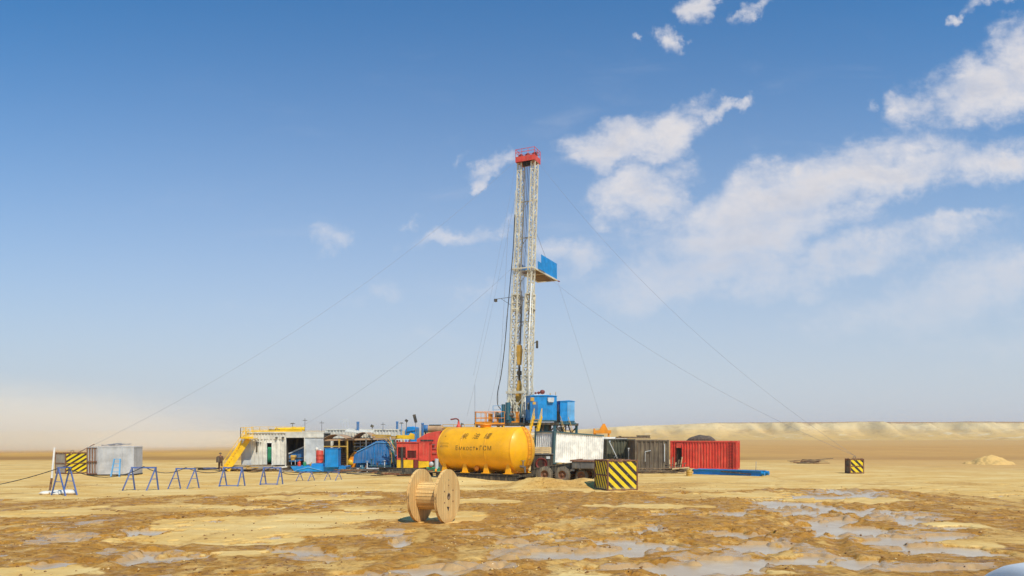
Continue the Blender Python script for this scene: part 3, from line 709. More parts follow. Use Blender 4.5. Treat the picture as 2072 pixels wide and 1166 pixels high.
# skid under it
for y in (-1.22, 1.22):
    mb = MB(); mb.box((TL / 2, y, -.22), (TL + .9, .3, .03)); mb.box((TL / 2, y, -.035), (TL + .9, .3, .05)); mb.box((TL / 2, y, -.13), (TL + .86, .07, .17)); mb.box((TL / 2, y, -.41), (TL + .7, .26, .34))
    mb.build('skid_beam', M['black'], tankE)
mb = MB()
for x in (-.3, 1.6, 3.35, 5.1, TL + .3): mb.box((x, 0, -.14), (.16, 2.2, .16))
mb.build('cross_member', M['black'], tankE)
def wrap_text(body, size, xc, zmid, mt, parent, shear=0.0, spacing=1.0, name='lettering'):
    cu = bpy.data.curves.new('t', 'FONT'); cu.body = body; cu.size = size; cu.align_x = 'CENTER'; cu.align_y = 'CENTER'; cu.shear = shear; cu.space_character = spacing
    cu.resolution_u = 4
    to = bpy.data.objects.new('t', cu); COL.objects.link(to); bpy.context.view_layer.update()
    me = bpy.data.meshes.new_from_object(to.evaluated_get(bpy.context.evaluated_depsgraph_get()))
    bpy.data.objects.remove(to)
    a0 = math.asin((zmid - zc) / TR)
    for v_ in me.vertices:
        a = a0 + v_.co.y / TR; rr = TR + .016
        v_.co = (xc + v_.co.x, -rr * math.cos(a), zc + rr * math.sin(a))
    me.materials.clear(); me.materials.append(mt); me.name = name
    o = bpy.data.objects.new(name, me); COL.objects.link(o); o.parent = parent; return o
for ch_, x_ in (('柴', 2.40), ('油', 3.47), ('罐', 4.48)): wrap_text(ch_, .58, x_, zc + .96, M['ink'], tankE, .25)
for ch_, x_ in (('Емкость', 2.85), ('ГСМ', 4.55)): wrap_text(ch_, .46, x_, zc + .08, M['ink'], tankE, 0, 1.2)
wrap_text('+', .30, .62, zc + .95, M['ink'], tankE)
for q, w in ((.45, .8), (.30, .7), (.18, .8)):
    mb = MB(); a = math.asin(q / TR); mb.box((.70, -(TR + .008) * math.cos(a), zc + q), (w, .012, .022), rot=(a, 0, 0)); mb.build('stencil_line', M['ink'], tankE)

# ------------------------------------------------------------------ cable drum
DY = 28.2; DR = 1.02
dth = R(-21)
dr = thing('cable_drum', 'large empty pale wooden cable drum standing on its rims in the mud', 'cable drum', (X(878, DY), DY, -.005), dth)
def flange(x0, x1, name):
    mb = MB(); n = 64
    # outer layer upright boards come from the material; inner layer sits 2 cm smaller
    hole = .10
    mb.lathe([(hole, x0), (DR, x0), (DR, x0 + .028), (DR - .012, x0 + .030), (DR - .012, x1 - .030), (DR, x1 - .028), (DR, x1), (hole, x1), (hole, x0)], (0, 0, DR), 'x', n, 0, False)
    f = mb.build(name, M['wood'], dr)
    return f
fl = flange(-.62, -.51, 'flange'); fr = flange(.51, .62, 'flange')
mb = MB(); nS = 26; CR = .53
for k in range(nS):
    a0 = 2*math.pi*k/nS; a1 = 2*math.pi*(k+.86)/nS
    vs = [(x, r * math.cos(a), DR + r * math.sin(a)) for x in (-.508, .508) for (a, r) in ((a0, CR), (a1, CR), (a1, CR - .05), (a0, CR - .05))]
    mb.add(vs, [(0,1,2,3)[::-1], (4,5,6,7), (0,4,5,1), (1,5,6,2), (2,6,7,3), (3,7,4,0)])
mb.lathe([(CR - .045, -.508), (CR - .045, .508)], (0, 0, DR), 'x', 40, 1, True)
mb.build('core', [M['wood'], M['timber']], dr)
for fo, x in ((fl, -.62), (fr, .62)):
    sg = 1 if x > 0 else -1
    for k in range(6):
        mb = MB(); a = math.pi / 6 + k * math.pi / 3; mb.lathe([(.0, x + sg*.022), (.02, x + sg*.022), (.028, x + sg*.004), (.028, x)], (0, .42 * math.cos(a), DR + .42 * math.sin(a)), 'x', 8)
        mb.build('bolt', M['rust'], fo)
    mb = MB(); mb.lathe([(.10, x - sg*.12), (.13, x + sg*.008), (.09, x + sg*.010), (.085, x - sg*.12)], (0, 0, DR), 'x', 20); mb.build('hub_bushing', M['timber'], fo)
    mb = MB(); mb.prism([(-.16, DR - .38), (-.03, DR - .56), (.05, DR - .40)], x + sg*.001, x + sg*.006, 'x'); mb.build('cable_slot', M['dark'], fo); mb = MB(); mb.prism([(-.01, DR + .58), (.03, DR + .58), (.03, DR + .64), (-.01, DR + .64)], x + sg*.001, x + sg*.006, 'x'); mb.build('cable_slot', M['dark'], fo)

# ------------------------------------------------------------------ striped anchor blocks
def anchor_block(label, px, Y, rz, W, D, H, mfront, mside, two_rows, mfill, sideplain=False, zb=0.0):
    t = thing('anchor_block', label, 'anchor block', (X(px, Y), Y, zb), rz, 'hazard striped anchor blocks holding the guy wires')
    f = MB(); p = .09
    for x in (0, W - p):
        for y in (0, D - p): f.span((x, y, 0), (x + p, y + p, H))
    for z in (.03, H - p):
        for y in (.004, D - p + .004): f.span((p, y, z), (W - p, y + p - .012, z + p - .01))
        for x in (.004, W - p + .004): f.span((x, p, z), (x + p - .012, D - p, z + p - .01))
    for x in (.004, W - p + .004): f.span((x, p, H / 2 - .04), (x + p - .012, D - p, H / 2 + .04))
    if two_rows: f.span((p, -.006, H / 2 - .035), (W - p, p - .02, H / 2 + .035))
    f.build('frame', M['rust'], t, .008)
    c = MB(); c.span((p * .8, p * .8, .02), (W - p * .8, D - p * .8, H - .14)); c.build('concrete_fill', M['concrete'], t)
    fp = MB(); fp.box((0, 0, 0), (W - 2 * p + .01, .02, H - p * 1.8)); o = fp.build('striped_panel', mfront, t); o.location = (W / 2, .045, H / 2)
    sp_ = MB(); sp_.box((0, 0, 0), (D - 2 * p + .01, .02, H - p * 1.8)); o = sp_.build('side_panel', mside, t); o.location = (.05, D / 2, H / 2); o.rotation_euler = (0, 0, R(-90))
    fl_ = MB(); rr = random.Random(int(px))
    for k in range(60):
        r = rr.uniform(.05, .13); fl_.box((rr.uniform(.1, W - .1), rr.uniform(.1, D - .1), H - .14 + r * .45), (r * 2, r * 1.6, r * 1.2), 0 if rr.random() < .8 else 1, (rr.uniform(-.4, .4), rr.uniform(-.4, .4), rr.uniform(0, 3)))
    fl_.build('rubble_fill', [M['rust'], M['barrel']], t)
    l = MB(); l.path([(W/2 - .12, D/2, H - .1), (W/2 - .12, D/2, H + .12), (W/2, D/2, H + .2), (W/2 + .12, D/2, H + .12), (W/2 + .12, D/2, H - .1)], .025, 6); l.build('lifting_eye', M['steel'], t)
    return t
anchor_block('large hazard striped steel block on the sand right of the trailer wheels', 1229, 43.9, R(17), 2.0, 1.95, 1.86, M['stripe_r'], M['stripe_s'], False, None)
anchor_block('hazard striped block standing alone on the open plain, two striped rows', 1720, 64.5, R(4), 1.28, .9, 1.30, M['stripe_r'], M['brown'], True, None)
anchor_block('hazard striped block with grey side beside the grey steel cabin', 132, 63.5, R(55), 2.0, 1.9, 1.85, M['stripe_l'], M['concrete'], True, None)

# ------------------------------------------------------------------ grey cabin and pole on the left
Y0 = 61
t = thing('steel_cabin', 'grey steel cabin with ribbed end, cables lying on its roof', 'cabin', (X(197, Y0), Y0, .02), R(8))
W_, H_ = 1.9, 2.3
mb = MB(); mb.span((0, .02, .1), (W_, .06, H_)); mb.build('front_wall', M['grey'], t)
# right angled wing: (262-287)
mb = MB(); mb.prism([(W_, .02), (W_ + .8, .35), (W_ + .8, 2.4), (-.1, 2.4), (-.95, .55), (-.9, .5), (-.06, 2.3), (W_ + .74, 2.3), (W_ + .74, .38), (W_, .07)], .1, H_, 'z'); mb.build('side_wall', M['grey'], t)
mb = MB(); mb.prism([(-.97, .38), (0, 0), (W_, 0), (W_ + .83, .33), (W_ + .83, 2.44), (-.12, 2.44)], H_, H_ + .07, 'z'); mb.build('roof', M['grey'], t)
mb = MB(); mb.prism([(-.97, .38), (0, 0), (W_, 0), (W_ + .83, .33), (W_ + .83, 2.44), (-.12, 2.44)], .03, .10, 'z'); mb.build('base_frame', M['black'], t)
mb = MB()
for k in range(5): a = Vector((-.95, .42, 0)); b_ = Vector((0, .06, 0)); p_ = a.lerp(b_, k / 4); mb.span((p_.x - .04, p_.y - .05, .1), (p_.x + .04, p_.y + .03, H_ - .002))
mb.bar((-.95, .36, 1.15), (0, .0, 1.15), .07); mb.bar((-.95, .36, .15), (0, .0, .15), .07)
mb.build('rib', M['rust'], t)
mb = MB(); mb.prism([(-.93, .44), (-.0, .08), (-.0, .12), (-.93, .48)], .1, H_, 'z'); mb.build('ribbed_panel', M['grey'], t)
mb = MB(); mb.span((W_ - .05, -.02, .1), (W_ + .03, .05, H_)); mb.span((.0, -.02, .1), (.08, .02, H_)); mb.build('corner_trim', M['grey'], t)
for k in range(3):
    rr = random.Random(k); pts = []
    for q in range(16):
        a = q / 15 * 2 * math.pi * 1.3 + k; pts.append((X(197, Y0) + .4 + k * .6 + (.4 + .1 * k) * math.cos(a) * 1.2, Y0 + .9 + .5 * math.sin(a), H_ + .15 + .12 * rr.random() + .05 * k))
    o = MB().path(pts, .022, 6).build('cable_coil', M['cable']); tag(o, ['loose cable coil on the cabin roof next to the ribbed end', 'middle loop of cable lying on the cabin roof', 'cable coil at the plain end of the cabin roof'][k], 'cable', 'cable coils on the grey cabin roof')
# leaning pale post
Yp = 41.5
mb = MB(); mb.tube((0, 0, 0), (.16, 0, .95), .055, 10, 1, .055); mb.tube((.16, 0, .95), (.30, .02, 2.62), .055, 10, 0, .05); mb.lathe([(.07, 0), (.07, .03), (0, .05)], (.30, .02, 2.6), 'z', 10)
o = mb.build('leaning_post', [M['white'], M['rust']]); o.location = (X(99, Yp), Yp, gz(X(99, Yp), Yp) - .05); tag(o, 'white leaning post with rusty foot beside the first blue trestle', 'post')
# white sacks at its foot
for k, (dx, dy, s_, rz) in enumerate(((.35, .25, 1.0, .3), (.9, .1, 1.15, -.4), (-.25, .1, .8, .9), (.5, -.2, .7, 1.4))):
    mb = MB(); n = 14
    for a, b_ in [(0, 0)]:
        vs = []; rows = 8
        for i in range(rows + 1):
            ph = math.pi * i / rows
            for j in range(n):
                th = 2 * math.pi * j / n; rx = .48 * s_ * (abs(math.cos(th)) ** .6) * (1 if math.cos(th) > 0 else -1); ry = .28 * s_ * (abs(math.sin(th)) ** .6) * (1 if math.sin(th) > 0 else -1)
                vs.append((rx * math.sin(ph) ** .7 + .03 * math.sin(5 * th + k), ry * math.sin(ph) ** .7, .13 * s_ * math.cos(ph) + .12 * s_ + .02 * math.sin(3 * th + ph * 2)))
        mb.add(vs, [(i*n+j, i*n+(j+1) % n, (i+1)*n+(j+1) % n, (i+1)*n+j) for i in range(rows) for j in range(n)], 0, True)
    o = mb.build('white_sack', M['plaster']); x, y = X(108, Yp) + dx, Yp - .3 + dy; o.location = (x, y, gz(x, y) - .02); o.rotation_euler = (0, 0, rz)
    tag(o, ['white sack behind the trestle legs', 'largest white sack, under the middle of the trestle', 'white sack pressed against the foot of the leaning post', 'small white sack in front of the other sacks'][k], 'sack', 'white sacks under the first trestle')

# ------------------------------------------------------------------ blue trestles with the hose on them
def trestle(label, pxa, pxb, Y, h, spread, la, lb, rz=0.0, th=.055):
    xa, xb = X(pxa, Y), X(pxb, Y); L = xb - xa; xm = (xa + xb) / 2
    t = thing('pipe_trestle', label, 'trestle', (xm, Y, gz(xm, Y)), rz, 'blue pipe trestles carrying the hose')
    mb = MB(); mb.bar((-L/2 - .05, 0, h), (L/2 + .05, 0, h), th * 1.4, th * 1.3); mb.build('top_rail', M['tblue'], t)
    for sx in (-1, 1):
        for sy in (-1, 1):
            mb = MB(); mb.bar((sx * L/2, 0, h - .02), (sx * L/2 + (lb if sy > 0 else la), sy * spread, -.04), th); mb.build('leg', M['tblue'], t)
        if sx > 0 and 48 < Y < 50: MB().bar((-L/2 + la * .9, -spread, .06), (L/2 + la * .9, -spread, .06), th * .8).build('foot_rail', M['tblue'], t)
        mb = MB(); mb.bar((sx * L/2 + lb * .5, spread * .5, h * .5), (sx * L/2 + la * .5, -spread * .5, h * .5), th * .6); mb.build('brace', M['tblue'], t)
    return t
TRE = [
 ('blue trestle standing end-on over the white sacks beside the leaning post', 116, 144, 40.8, 1.52, .60, -.12, .12, R(76), .06),
 ('wide blue trestle with pale top rail in front of the grey cabin', 267, 315, 44.4, 1.36, .36, -.40, .0, 0, .07),
 ('slim blue trestle between the wide one and the brown-clothed worker', 357, 395, 45.9, 1.24, .36, -.38, .10, 0, .06),
 ('blue trestle in front of the foot of the yellow stairs', 453, 490, 48.2, 1.20, .30, -.20, .08, 0, .07),
 ('blue trestle in front of the green door curtain', 534, 568, 49.6, 1.12, .28, -.18, .06, 0, .07),
 ('thin rusty blue trestle in front of the blue skid platform', 607, 631, 54, .62, .30, -.22, .15, 0, .04),
 ('last thin trestle in front of the blue bin', 664, 686, 54.5, .60, .30, -.22, .15, 0, .035)]
tops = []
for a in TRE:
    t = trestle(*a); tops.append((t.location.x, t.location.y, t.location.z + a[4]))
pts = [P(-60, 986, 42), P(0, 983, 41.5), P(60, 970, 41)]
def sag(a, b, d, n=10):
    a, b = Vector(a), Vector(b); return [a.lerp(b, k / n) - Vector((0, 0, 4 * d * (k / n) * (1 - k / n))) for k in range(n + 1)]
seq = [Vector(tp) + Vector((0, 0, .07)) for tp in tops]
pts = sag(P(-60, 990, 42), seq[0], .15)
for a, b_ in zip(seq[:-1], seq[1:]): pts += sag(a, b_, (.62 if b_.x < -20 and a.x < -23 else .36) if (b_ - a).length > 2 else .2)[1:]
pts += sag(seq[-1], (X(770, 60), 60, .12), .1)[1:]
tag(MB().path(pts, .024, 6).build('hose', M['hose']), 'long dark hose sagging from trestle to trestle', 'hose')

# ------------------------------------------------------------------ low trailer right of the tank
def pbox(mb, px0, px1, py0, py1, Y, d, m=0, o=(0, 0, 0)):
    """box whose near face fills that window at distance Y, d metres deep; o = origin of the parent"""
    a = P(px0, py1, Y); b_ = P(px1, py0, Y)
    return mb.span((a.x - o[0], Y - o[1], a.z - o[2]), (b_.x - o[0], Y + d - o[1], b_.z - o[2]), m)
tl0 = Vector((1.55, 53.1, 0)); trz = R(-22)
tr = thing('flatbed_trailer', 'dark low flatbed trailer with big dusty tyres, sunk behind a sand mound', 'trailer', tl0, trz)
TLn = 4.35
for y in (0, 1.9):
    mb = MB(); mb.prism([(-.1, .50), (2.9, .95), (TLn, .98), (TLn, 1.38), (2.9, 1.36), (-.1, .90)], y, y + .12)
    mb.prism([(-.1, .90), (2.9, 1.36), (TLn, 1.38), (TLn, 1.42), (2.9, 1.41), (-.1, .95)], y - .05, y + .2); mb.build('side_beam', M['black'], tr)
mb = MB()
for k in range(6): mb.box((.2 + k * .8, 1.0, .75 + min(k, 4) * .11), (.14, 1.78, .14))
mb.build('cross_member', M['black'], tr)
mb = MB(); mb.prism([(-.05, .955), (2.9, 1.415), (TLn, 1.425), (TLn, 1.45), (2.9, 1.44), (-.05, .98)], .22, 1.86); mb.build('deck', M['timber'], tr)
def wheel(parent, x, y, z, r=.54, w=.30, sd=1):
    mb = MB(); mb.lathe([(.30, -w/2), (r - .06, -w/2), (r, -w/2 + .06), (r + .005, -.02), (r - .02, 0), (r + .005, .02), (r, w/2 - .06), (r - .06, w/2), (.30, w/2), (.28, 0), (.30, -w/2)], (x, y, z), 'y', 40)
    for k in range(30):
        a = 2 * math.pi * k / 30
        for q in (-1, 1): mb.box((x + (r + .008) * math.cos(a), y + q * w * .27, z + (r + .008) * math.sin(a)), (.03, w * .36, .05), rot=(0, -a, 0))
    t_ = mb.build('wheel', M['rubber'], parent)
    mb = MB(); mb.lathe([(.0, -.09), (.1, -.10), (.11, -.03), (.16, -.02), (.26, -.05), (.30, -.12), (.31, -.12), (.31, .1), (.0, .1)], (x, y, z), 'y', 28)
    for k in range(8): a = k * math.pi / 4; mb.tube((x + .2 * math.cos(a), y - .05, z + .2 * math.sin(a)), (x + .2 * math.cos(a), y - .09, z + .2 * math.sin(a)), .018, 6)
    mb.build('rim', M['rust'], t_)
    return t_
for x in (.95, 2.25):
    wheel(tr, x, -.22, .56, .56); wheel(tr, x, 2.2, .56, .56)
    mb = MB(); mb.tube((x, -.2, .56), (x, 2.2, .56), .07); mb.bar((x - .5, .1, .82), (x + .5, .1, .82), .08, .1); mb.build('axle', M['black'], tr)
wheel(tr, 3.55, .1, .5, .42); wheel(tr, 3.55, 1.9, .5, .42)
mb = MB(); mb.span((2.95, -.32, 1.0), (TLn + .45, 2.3, 1.5)); mb.span((3.0, -.36, 1.05), (3.5, -.32, 1.45)); mb.span((3.6, -.36, 1.05), (4.6, -.32, 1.45)); mb.build('tool_box', M['steel'], tr, .01)
mb = MB(); mb.span((2.85, -.42, 1.503), (TLn + .55, 2.4, 1.57)); mb.span((2.85, -.42, 1.57), (2.95, 2.4, 1.62)); mb.build('ramp_plate', M['rust'], tr)
mb = MB(); mb.bar((3.0, -.3, 1.0), (2.8, -.3, .75), .05); mb.box((3.0, -.33, .9), (.3, .05, .12)); mb.build('mudguard_bracket', M['steel'], tr)

# engine unit and pale crate between the tank and the white container
et = thing('engine_unit', 'dark boxy engine unit under the pale crate, right of the tank', 'engine', (X(1079, 57), 57, 0), R(6))
mb = MB(); mb.span((0, 0, .55), (1.55, 1.5, 1.85)); mb.build('housing', M['dark'], et, .03)
mb = MB(); mb.span((-.1, -.08, 1.853), (1.6, 1.55, 1.92)); mb.build('top_frame', M['steel'], et)
mb = MB(); mb.span((-.1, -.05, .2), (1.7, 1.55, .548)); mb.build('base', M['black'], et)
mb = MB(); mb.lathe([(.42, 0), (.46, .02), (.46, .08), (.3, .1), (0, .1)], (.62, -.1, 1.15), 'y', 26); mb.build('fan_shroud', M['dred'], et)
mb = MB(); mb.box((1.15, -.04, 1.62), (.28, .08, .2)); mb.build('lamp', M['lgrey'], et)
ct = thing('wooden_crate', 'pale plank crate on top of the dark engine unit', 'crate', (X(1079, 57) - .02, 57.02, 1.925), R(6))
for z in range(3):
    mb = MB(); mb.span((0, -.02, .03 + z * .16), (1.42, .02, .16 + z * .16)); mb.span((0, 1.0, .03 + z * .16), (1.42, 1.04, .16 + z * .16)); mb.span((-.0, .022, .03 + z * .16), (.03, .998, .16 + z * .16)); mb.span((1.39, .022, .03 + z * .16), (1.42, .998, .16 + z * .16)); mb.build('plank', M['crate'], ct)
mb = MB()
for x in (.06, .71, 1.32): mb.span((x - .06, -.045, .0), (x + .06, -.021, .52))
mb.span((.05, .04, .48), (1.37, .98, .505)); mb.build('batten', M['crate'], ct)

# ------------------------------------------------------------------ drilling rig
RY = 90.0; ROT = R(-24)
rig = thing('drilling_rig', 'tall white lattice drilling mast with red crown and blue monkeyboard', 'drilling rig', (X(1051, RY), RY, 0), ROT)
FLZ = 4.85
def lattice(name, b0, b1, t0, t1, z0, z1, n, w=.10, wl_=.05, parent=rig):
    """four-chord lattice column; b0/b1 = (xmin,ymin)/(xmax,ymax) at z0, t0/t1 at z1"""
    mb = MB()
    def c(i, q):
        f = q; a = [(b0[0], b0[1]), (b1[0], b0[1]), (b1[0], b1[1]), (b0[0], b1[1])][i]; e = [(t0[0], t0[1]), (t1[0], t0[1]), (t1[0], t1[1]), (t0[0], t1[1])][i]
        return Vector((a[0] + (e[0]-a[0]) * f, a[1] + (e[1]-a[1]) * f, z0 + (z1-z0) * f))
    for i in range(4): mb.bar(c(i, 0), c(i, 1), w)
    for i in range(4):
        j = (i + 1) % 4
        for k in range(n):
            q0, q1 = k / n, (k + 1) / n
            mb.bar(c(i, q1), c(j, q1), wl_)
            if k % 2: mb.bar(c(i, q0), c(j, q1), wl_)
            else: mb.bar(c(j, q0), c(i, q1), wl_)
    return mb.build(name, M['mast'], parent)
LEAN = 1.30 / 33
def lx(z): return (z - FLZ) * LEAN
# lower section: two columns, upper section slides inside
zb, zm, zt = FLZ + .8, 22.6, 36.2
for s_ in (-1, 1):
    W0, W1, D0 = 1.26, 1.22, .66; cw = .70
    def cc(z, W): x = lx(z) * math.cos(ROT) ; return x + s_ * (W - cw / 2), -lx(z) * math.sin(ROT) * -1
    xa, ya = cc(zb, W0); xb, yb = cc(zm - 2.2, W1)
    lattice('mast_leg', (xa - cw/2, -D0), (xa + cw/2, D0), (xb - cw/2, -D0 + .02), (xb + cw/2, D0 - .02), zb, zm - 2.2, 15, .15, .075)
    W2 = 1.16; cw2 = .5; D1 = .50
    xa = lx(18.2) * math.cos(ROT) + s_ * (W2 - cw2/2); xb = lx(zt) * math.cos(ROT) + s_ * (W2 - .02 - cw2/2)
    lattice('mast_leg', (xa - cw2/2, -D1), (xa + cw2/2, D1), (xb - cw2/2, -D1), (xb + cw2/2, D1), 18.2, zt, 20, .125, .065)
mx = lambda z: lx(z) * math.cos(ROT)
for z, d in ((7.2, .66), (10.5, .66), (13.8, .65), (17.2, .65), (20.2, .64), (22.9, .54), (27.4, .54), (31.8, .54)):
    mb = MB(); mb.bar((mx(z) - 1.2, d, z), (mx(z) + 1.2, d, z), .12); mb.bar((mx(z) - 1.0, d, z - 1.2), (mx(z), d, z), .06); mb.bar((mx(z) + 1.0, d, z - 1.2), (mx(z), d, z), .06)
    mb.build('mast_brace', M['mast'], rig)
for s_ in (-1, 1):
    mb = MB(); x = mx(20.3) + s_ * .93; mb.box((x, 0, 20.35), (.75, 1.45, .16)); mb.box((x, 0, 18.6), (.75, 1.45, .12)); mb.build('section_collar', M['mast'], rig)
# foot of the mast: dense trussed base and A-legs
for s_ in (-1, 1):
    mb = MB(); mb.bar((s_ * 1.05, -.6, FLZ + 3.4), (s_ * 1.5, -1.9, FLZ), .16); mb.bar((s_ * 1.05, .6, FLZ + 3.4), (s_ * 1.5, 2.6, FLZ), .16); mb.bar((s_ * 1.42, -1.3, FLZ + 1.7), (s_ * 1.42, 1.5, FLZ + 1.7), .09)
    mb.box((s_ * 1.0, 0, FLZ + .4), (.8, 1.6, .8)); mb.build('mast_foot', M['mast'], rig)
mb = MB()
for s_ in (-1, 1):
    mb.bar((s_ * 1.2, -.7, FLZ + 3.6), (0, -.9, FLZ + .2), .12); mb.bar((s_ * .9, -.7, FLZ + 1.2), (-s_ * 1.1, -.7, FLZ + 3.4), .09); mb.bar((s_ * 1.3, .3, FLZ + 3.0), (-s_ * .4, .5, FLZ + .3), .1)
mb.box((0, -.7, FLZ + 3.7), (2.9, .22, .3)); mb.build('base_truss', M['mast'], rig)
mb = MB(); mb.tube((-.3, .2, FLZ + .1), (-.3, .2, FLZ + 2.6), .42, 18); mb.tube((-.3, .2, FLZ + 2.6), (-.3, .2, FLZ + 3.2), .25, 14); mb.build('hydraulic_unit', M['mast'], rig)
# crown
cxn = mx(zt)
cr = MB(); cr.span((cxn - 1.25, -.95, zt), (cxn + 1.25, -.85, zt + .62)); cr.span((cxn - 1.25, .85, zt), (cxn + 1.25, .95, zt + .62)); cr.span((cxn - 1.25, -.848, zt), (cxn - 1.15, .848, zt + .62)); cr.span((cxn + 1.15, -.848, zt), (cxn + 1.25, .848, zt + .62))
cr.span((cxn - 1.15, -.847, zt + .35), (cxn + 1.15, .847, zt + .40)); cr = cr.build('crown_block', M['red'], rig)
for k in range(5):
    mb = MB(); mb.lathe([(.12, -.04), (.36, -.05), (.44, -.05), (.40, 0), (.44, .05), (.36, .05), (.12, .04), (.12, -.04)], (cxn - .5 + k * .22, 0, zt + .12), 'x', 22); mb.build('sheave', M['dark'], cr)
for k in range(3):
    mb = MB(); mb.lathe([(.1, -.04), (.33, -.05), (.38, 0), (.33, .05), (.1, .04), (.1, -.04)], (cxn - .9 + k * .9, -.1, zt + .85), 'y', 20); mb.box((cxn - .9 + k * .9, -.1, zt + .62), (.5, .25, .4)); mb.build('sheave', M['dred'], cr)
mb = MB(); cs = [(cxn - 1.23, -.93), (cxn + 1.23, -.93), (cxn + 1.23, .93), (cxn - 1.23, .93)]
for i in range(4):
    a, b_ = cs[i], cs[(i + 1) % 4]
    for h in (1.15, 1.5): mb.bar((a[0], a[1], zt + h), (b_[0], b_[1], zt + h), .045)
    for q in ((0, .33, .66) if i % 2 == 0 else (0, .5)):
        x, y = a[0] + (b_[0]-a[0]) * q, a[1] + (b_[1]-a[1]) * q; mb.bar((x, y, zt + .6), (x, y, zt + 1.52), .045)
mb.build('railing', M['red'], cr)
# monkeyboard reaching out behind the mast, with blue wind walls
zk = 23.45; kx = mx(zk)
mk = MB(); x0, x1, y0, y1 = kx - 1.25, kx + 1.35, -.75, 7.6
for x in (x0, x1): mk.bar((x, y0, zk), (x, y1, zk), .14, .18)
for y in (y0, y1, .75, 3.2): mk.bar((x0, y, zk), (x1, y, zk), .12, .16)
mk = mk.build('monkeyboard', M['mast'], rig)
mb = MB()
for k in range(16): mb.span((x0 + .1, .95 + k * .41, zk - .03), (x1 - .1, .95 + k * .41 + .34, zk + .03))
mb.build('deck_grating', M['timber'], mk)
mb = MB()
for k in range(9): mb.bar((x0 + .3 + k * .3, 1.0, zk + .1), (x0 + .3 + k * .3, 3.0, zk + .1), .06)
mb.build('racking_finger', M['steel'], mk)
def wall(a, b_, z0, z1):
    mb = MB(); mb.corr(a, b_, z0, z1, .5, .03); o = mb.build('wind_wall', M['blue'], mk); s = o.modifiers.new('t', 'SOLIDIFY'); s.thickness = .03; return o
wall((x1, 2.1), (x1, 7.55), zk + .05, zk + 2.15); wall((x1, 1.0), (x1, 2.05), zk + .05, zk + 1.1)
wall((x0, .9), (x0, 7.55), zk + .05, zk + 1.15); wall((x1, 7.58), (x0, 7.58), zk + .05, zk + 1.6)
mb = MB()
for s_ in (-1, 1): mb.bar((kx + s_ * 1.3, 6.6, zk), (kx + s_ * 1.0, .6, zk + 5.2), .028)
mb.build('support_cable', M['cable'], mk)
mb = MB(); mb.bar((x1 + .05, 7.65, zk - .05), (x1 + .3, 7.8, zk - .15), .12); mb.build('corner_sheave', M['dred'], mk)
# travelling block, lines
mb = MB(); z1_ = 12.6
mb.prism([(-.30, z1_ + .8), (-.24, z1_ + 1.7), (.24, z1_ + 1.7), (.30, z1_ + .8), (.16, z1_ - .7), (-.16, z1_ - .7)], -.3, .3)
tb = mb.build('travelling_block', M['barrel'], rig, .04)
mb = MB(); mb.tube((0, 0, z1_ - .9), (0, 0, z1_ - 2.6), .14, 10); mb.box((0, 0, z1_ - 1.7), (.5, .3, .5)); mb.build('hook', M['black'], tb)
mb = MB(); mb.prism([(-.1, z1_ - 2.6), (.1, z1_ - 2.6), (.42, z1_ - 4.6), (.3, z1_ - 5.6), (-.3, z1_ - 5.6), (-.42, z1_ - 4.6)], -.3, .3); mb.build('swivel', M['barrel'], tb)
for k in range(8):
    x = -.28 + k * .08; mb = MB(); mb.tube((x, -.06 + .12 * (k % 2), z1_ + 1.85), (x * 1.3 + cxn, -.06 + .12 * (k % 2), zt + .1), .022, 5); mb.build('drilling_line', M['cable'], rig)
mb = MB(); mb.tube((mx(7) - .55, .55, FLZ), (mx(21) - .5, .55, 21), .07, 8); mb.build('standpipe', M['steel'], rig)
# dark kelly hose looping off the left side of the mast
pts = [(mx(30) - 1.2, -.7, 30), (mx(26) - 1.25, -.75, 26), (mx(22) - 1.42, -.9, 22), (mx(18) - 1.62, -1.0, 18), (mx(14) - 1.85, -1.0, 14), (-1.95, -1.1, 10.6), (-2.35, -1.2, 8.6), (-2.3, -1.3, 7.1), (-1.8, -1.2, 6.4)]
mb = MB(); mb.path(smooth(pts), .055, 8); mb.build('rotary_hose', M['hose'], rig)
mb = MB(); mb.path([(mx(21.5) + 1.45, -.6, 21.5), (mx(14) + 1.6, -.8, 14), (2.15, -.9, 9), (2.5, -1.0, FLZ + 2.9)], .05, 7); mb.build('hydraulic_hose', M['mast'], rig)
mb = MB(); mb.path([(mx(21.5) + 1.35, -.9, 21.5), (mx(14) + 1.3, -1.0, 14), (1.75, -1.1, 9), (1.7, -1.1, FLZ + 1.9)], .07, 7); mb.build('hydraulic_hose', M['white'], rig)
# ladder up the left leg
mb = MB()
for s_ in (-.2, .2): mb.bar((mx(8) - 1.6 , -.3 + s_, FLZ + 1), (mx(33) - 1.32, -.3 + s_, 33), .04)
for k in range(62):
    z = 6.4 + k * .43; x = (mx(8) - 1.6) + ((mx(33) - 1.32) - (mx(8) - 1.6)) * (z - 5.85) / (33 - 5.85); mb.bar((x, -.5, z), (x, -.1, z), .03)
mb.build('ladder', M['mast'], rig)
# lamp bracket at the side of the mast and tong counterweights
mb = MB(); mb.bar((mx(19.8) - 1.2, -.6, 20.1), (mx(19.8) - 3.1, -1.1, 19.9), .05); mb.bar((mx(19.8) - 1.2, -.6, 19.0), (mx(19.8) - 2.5, -1.0, 19.9), .04); mb.box((mx(19.8) - 3.2, -1.1, 19.75), (.3, .3, .35)); mb.build('floodlight', M['black'], rig)
mb = MB(); mb.bar((mx(15) + 1.6, -.2, 14.4), (mx(15) + 2.2, -.5, 14.6), .06); mb.box((mx(15) + 2.15, -.5, 14.2), (.22, .2, .9)); mb.build('floodlight', M['black'], rig)
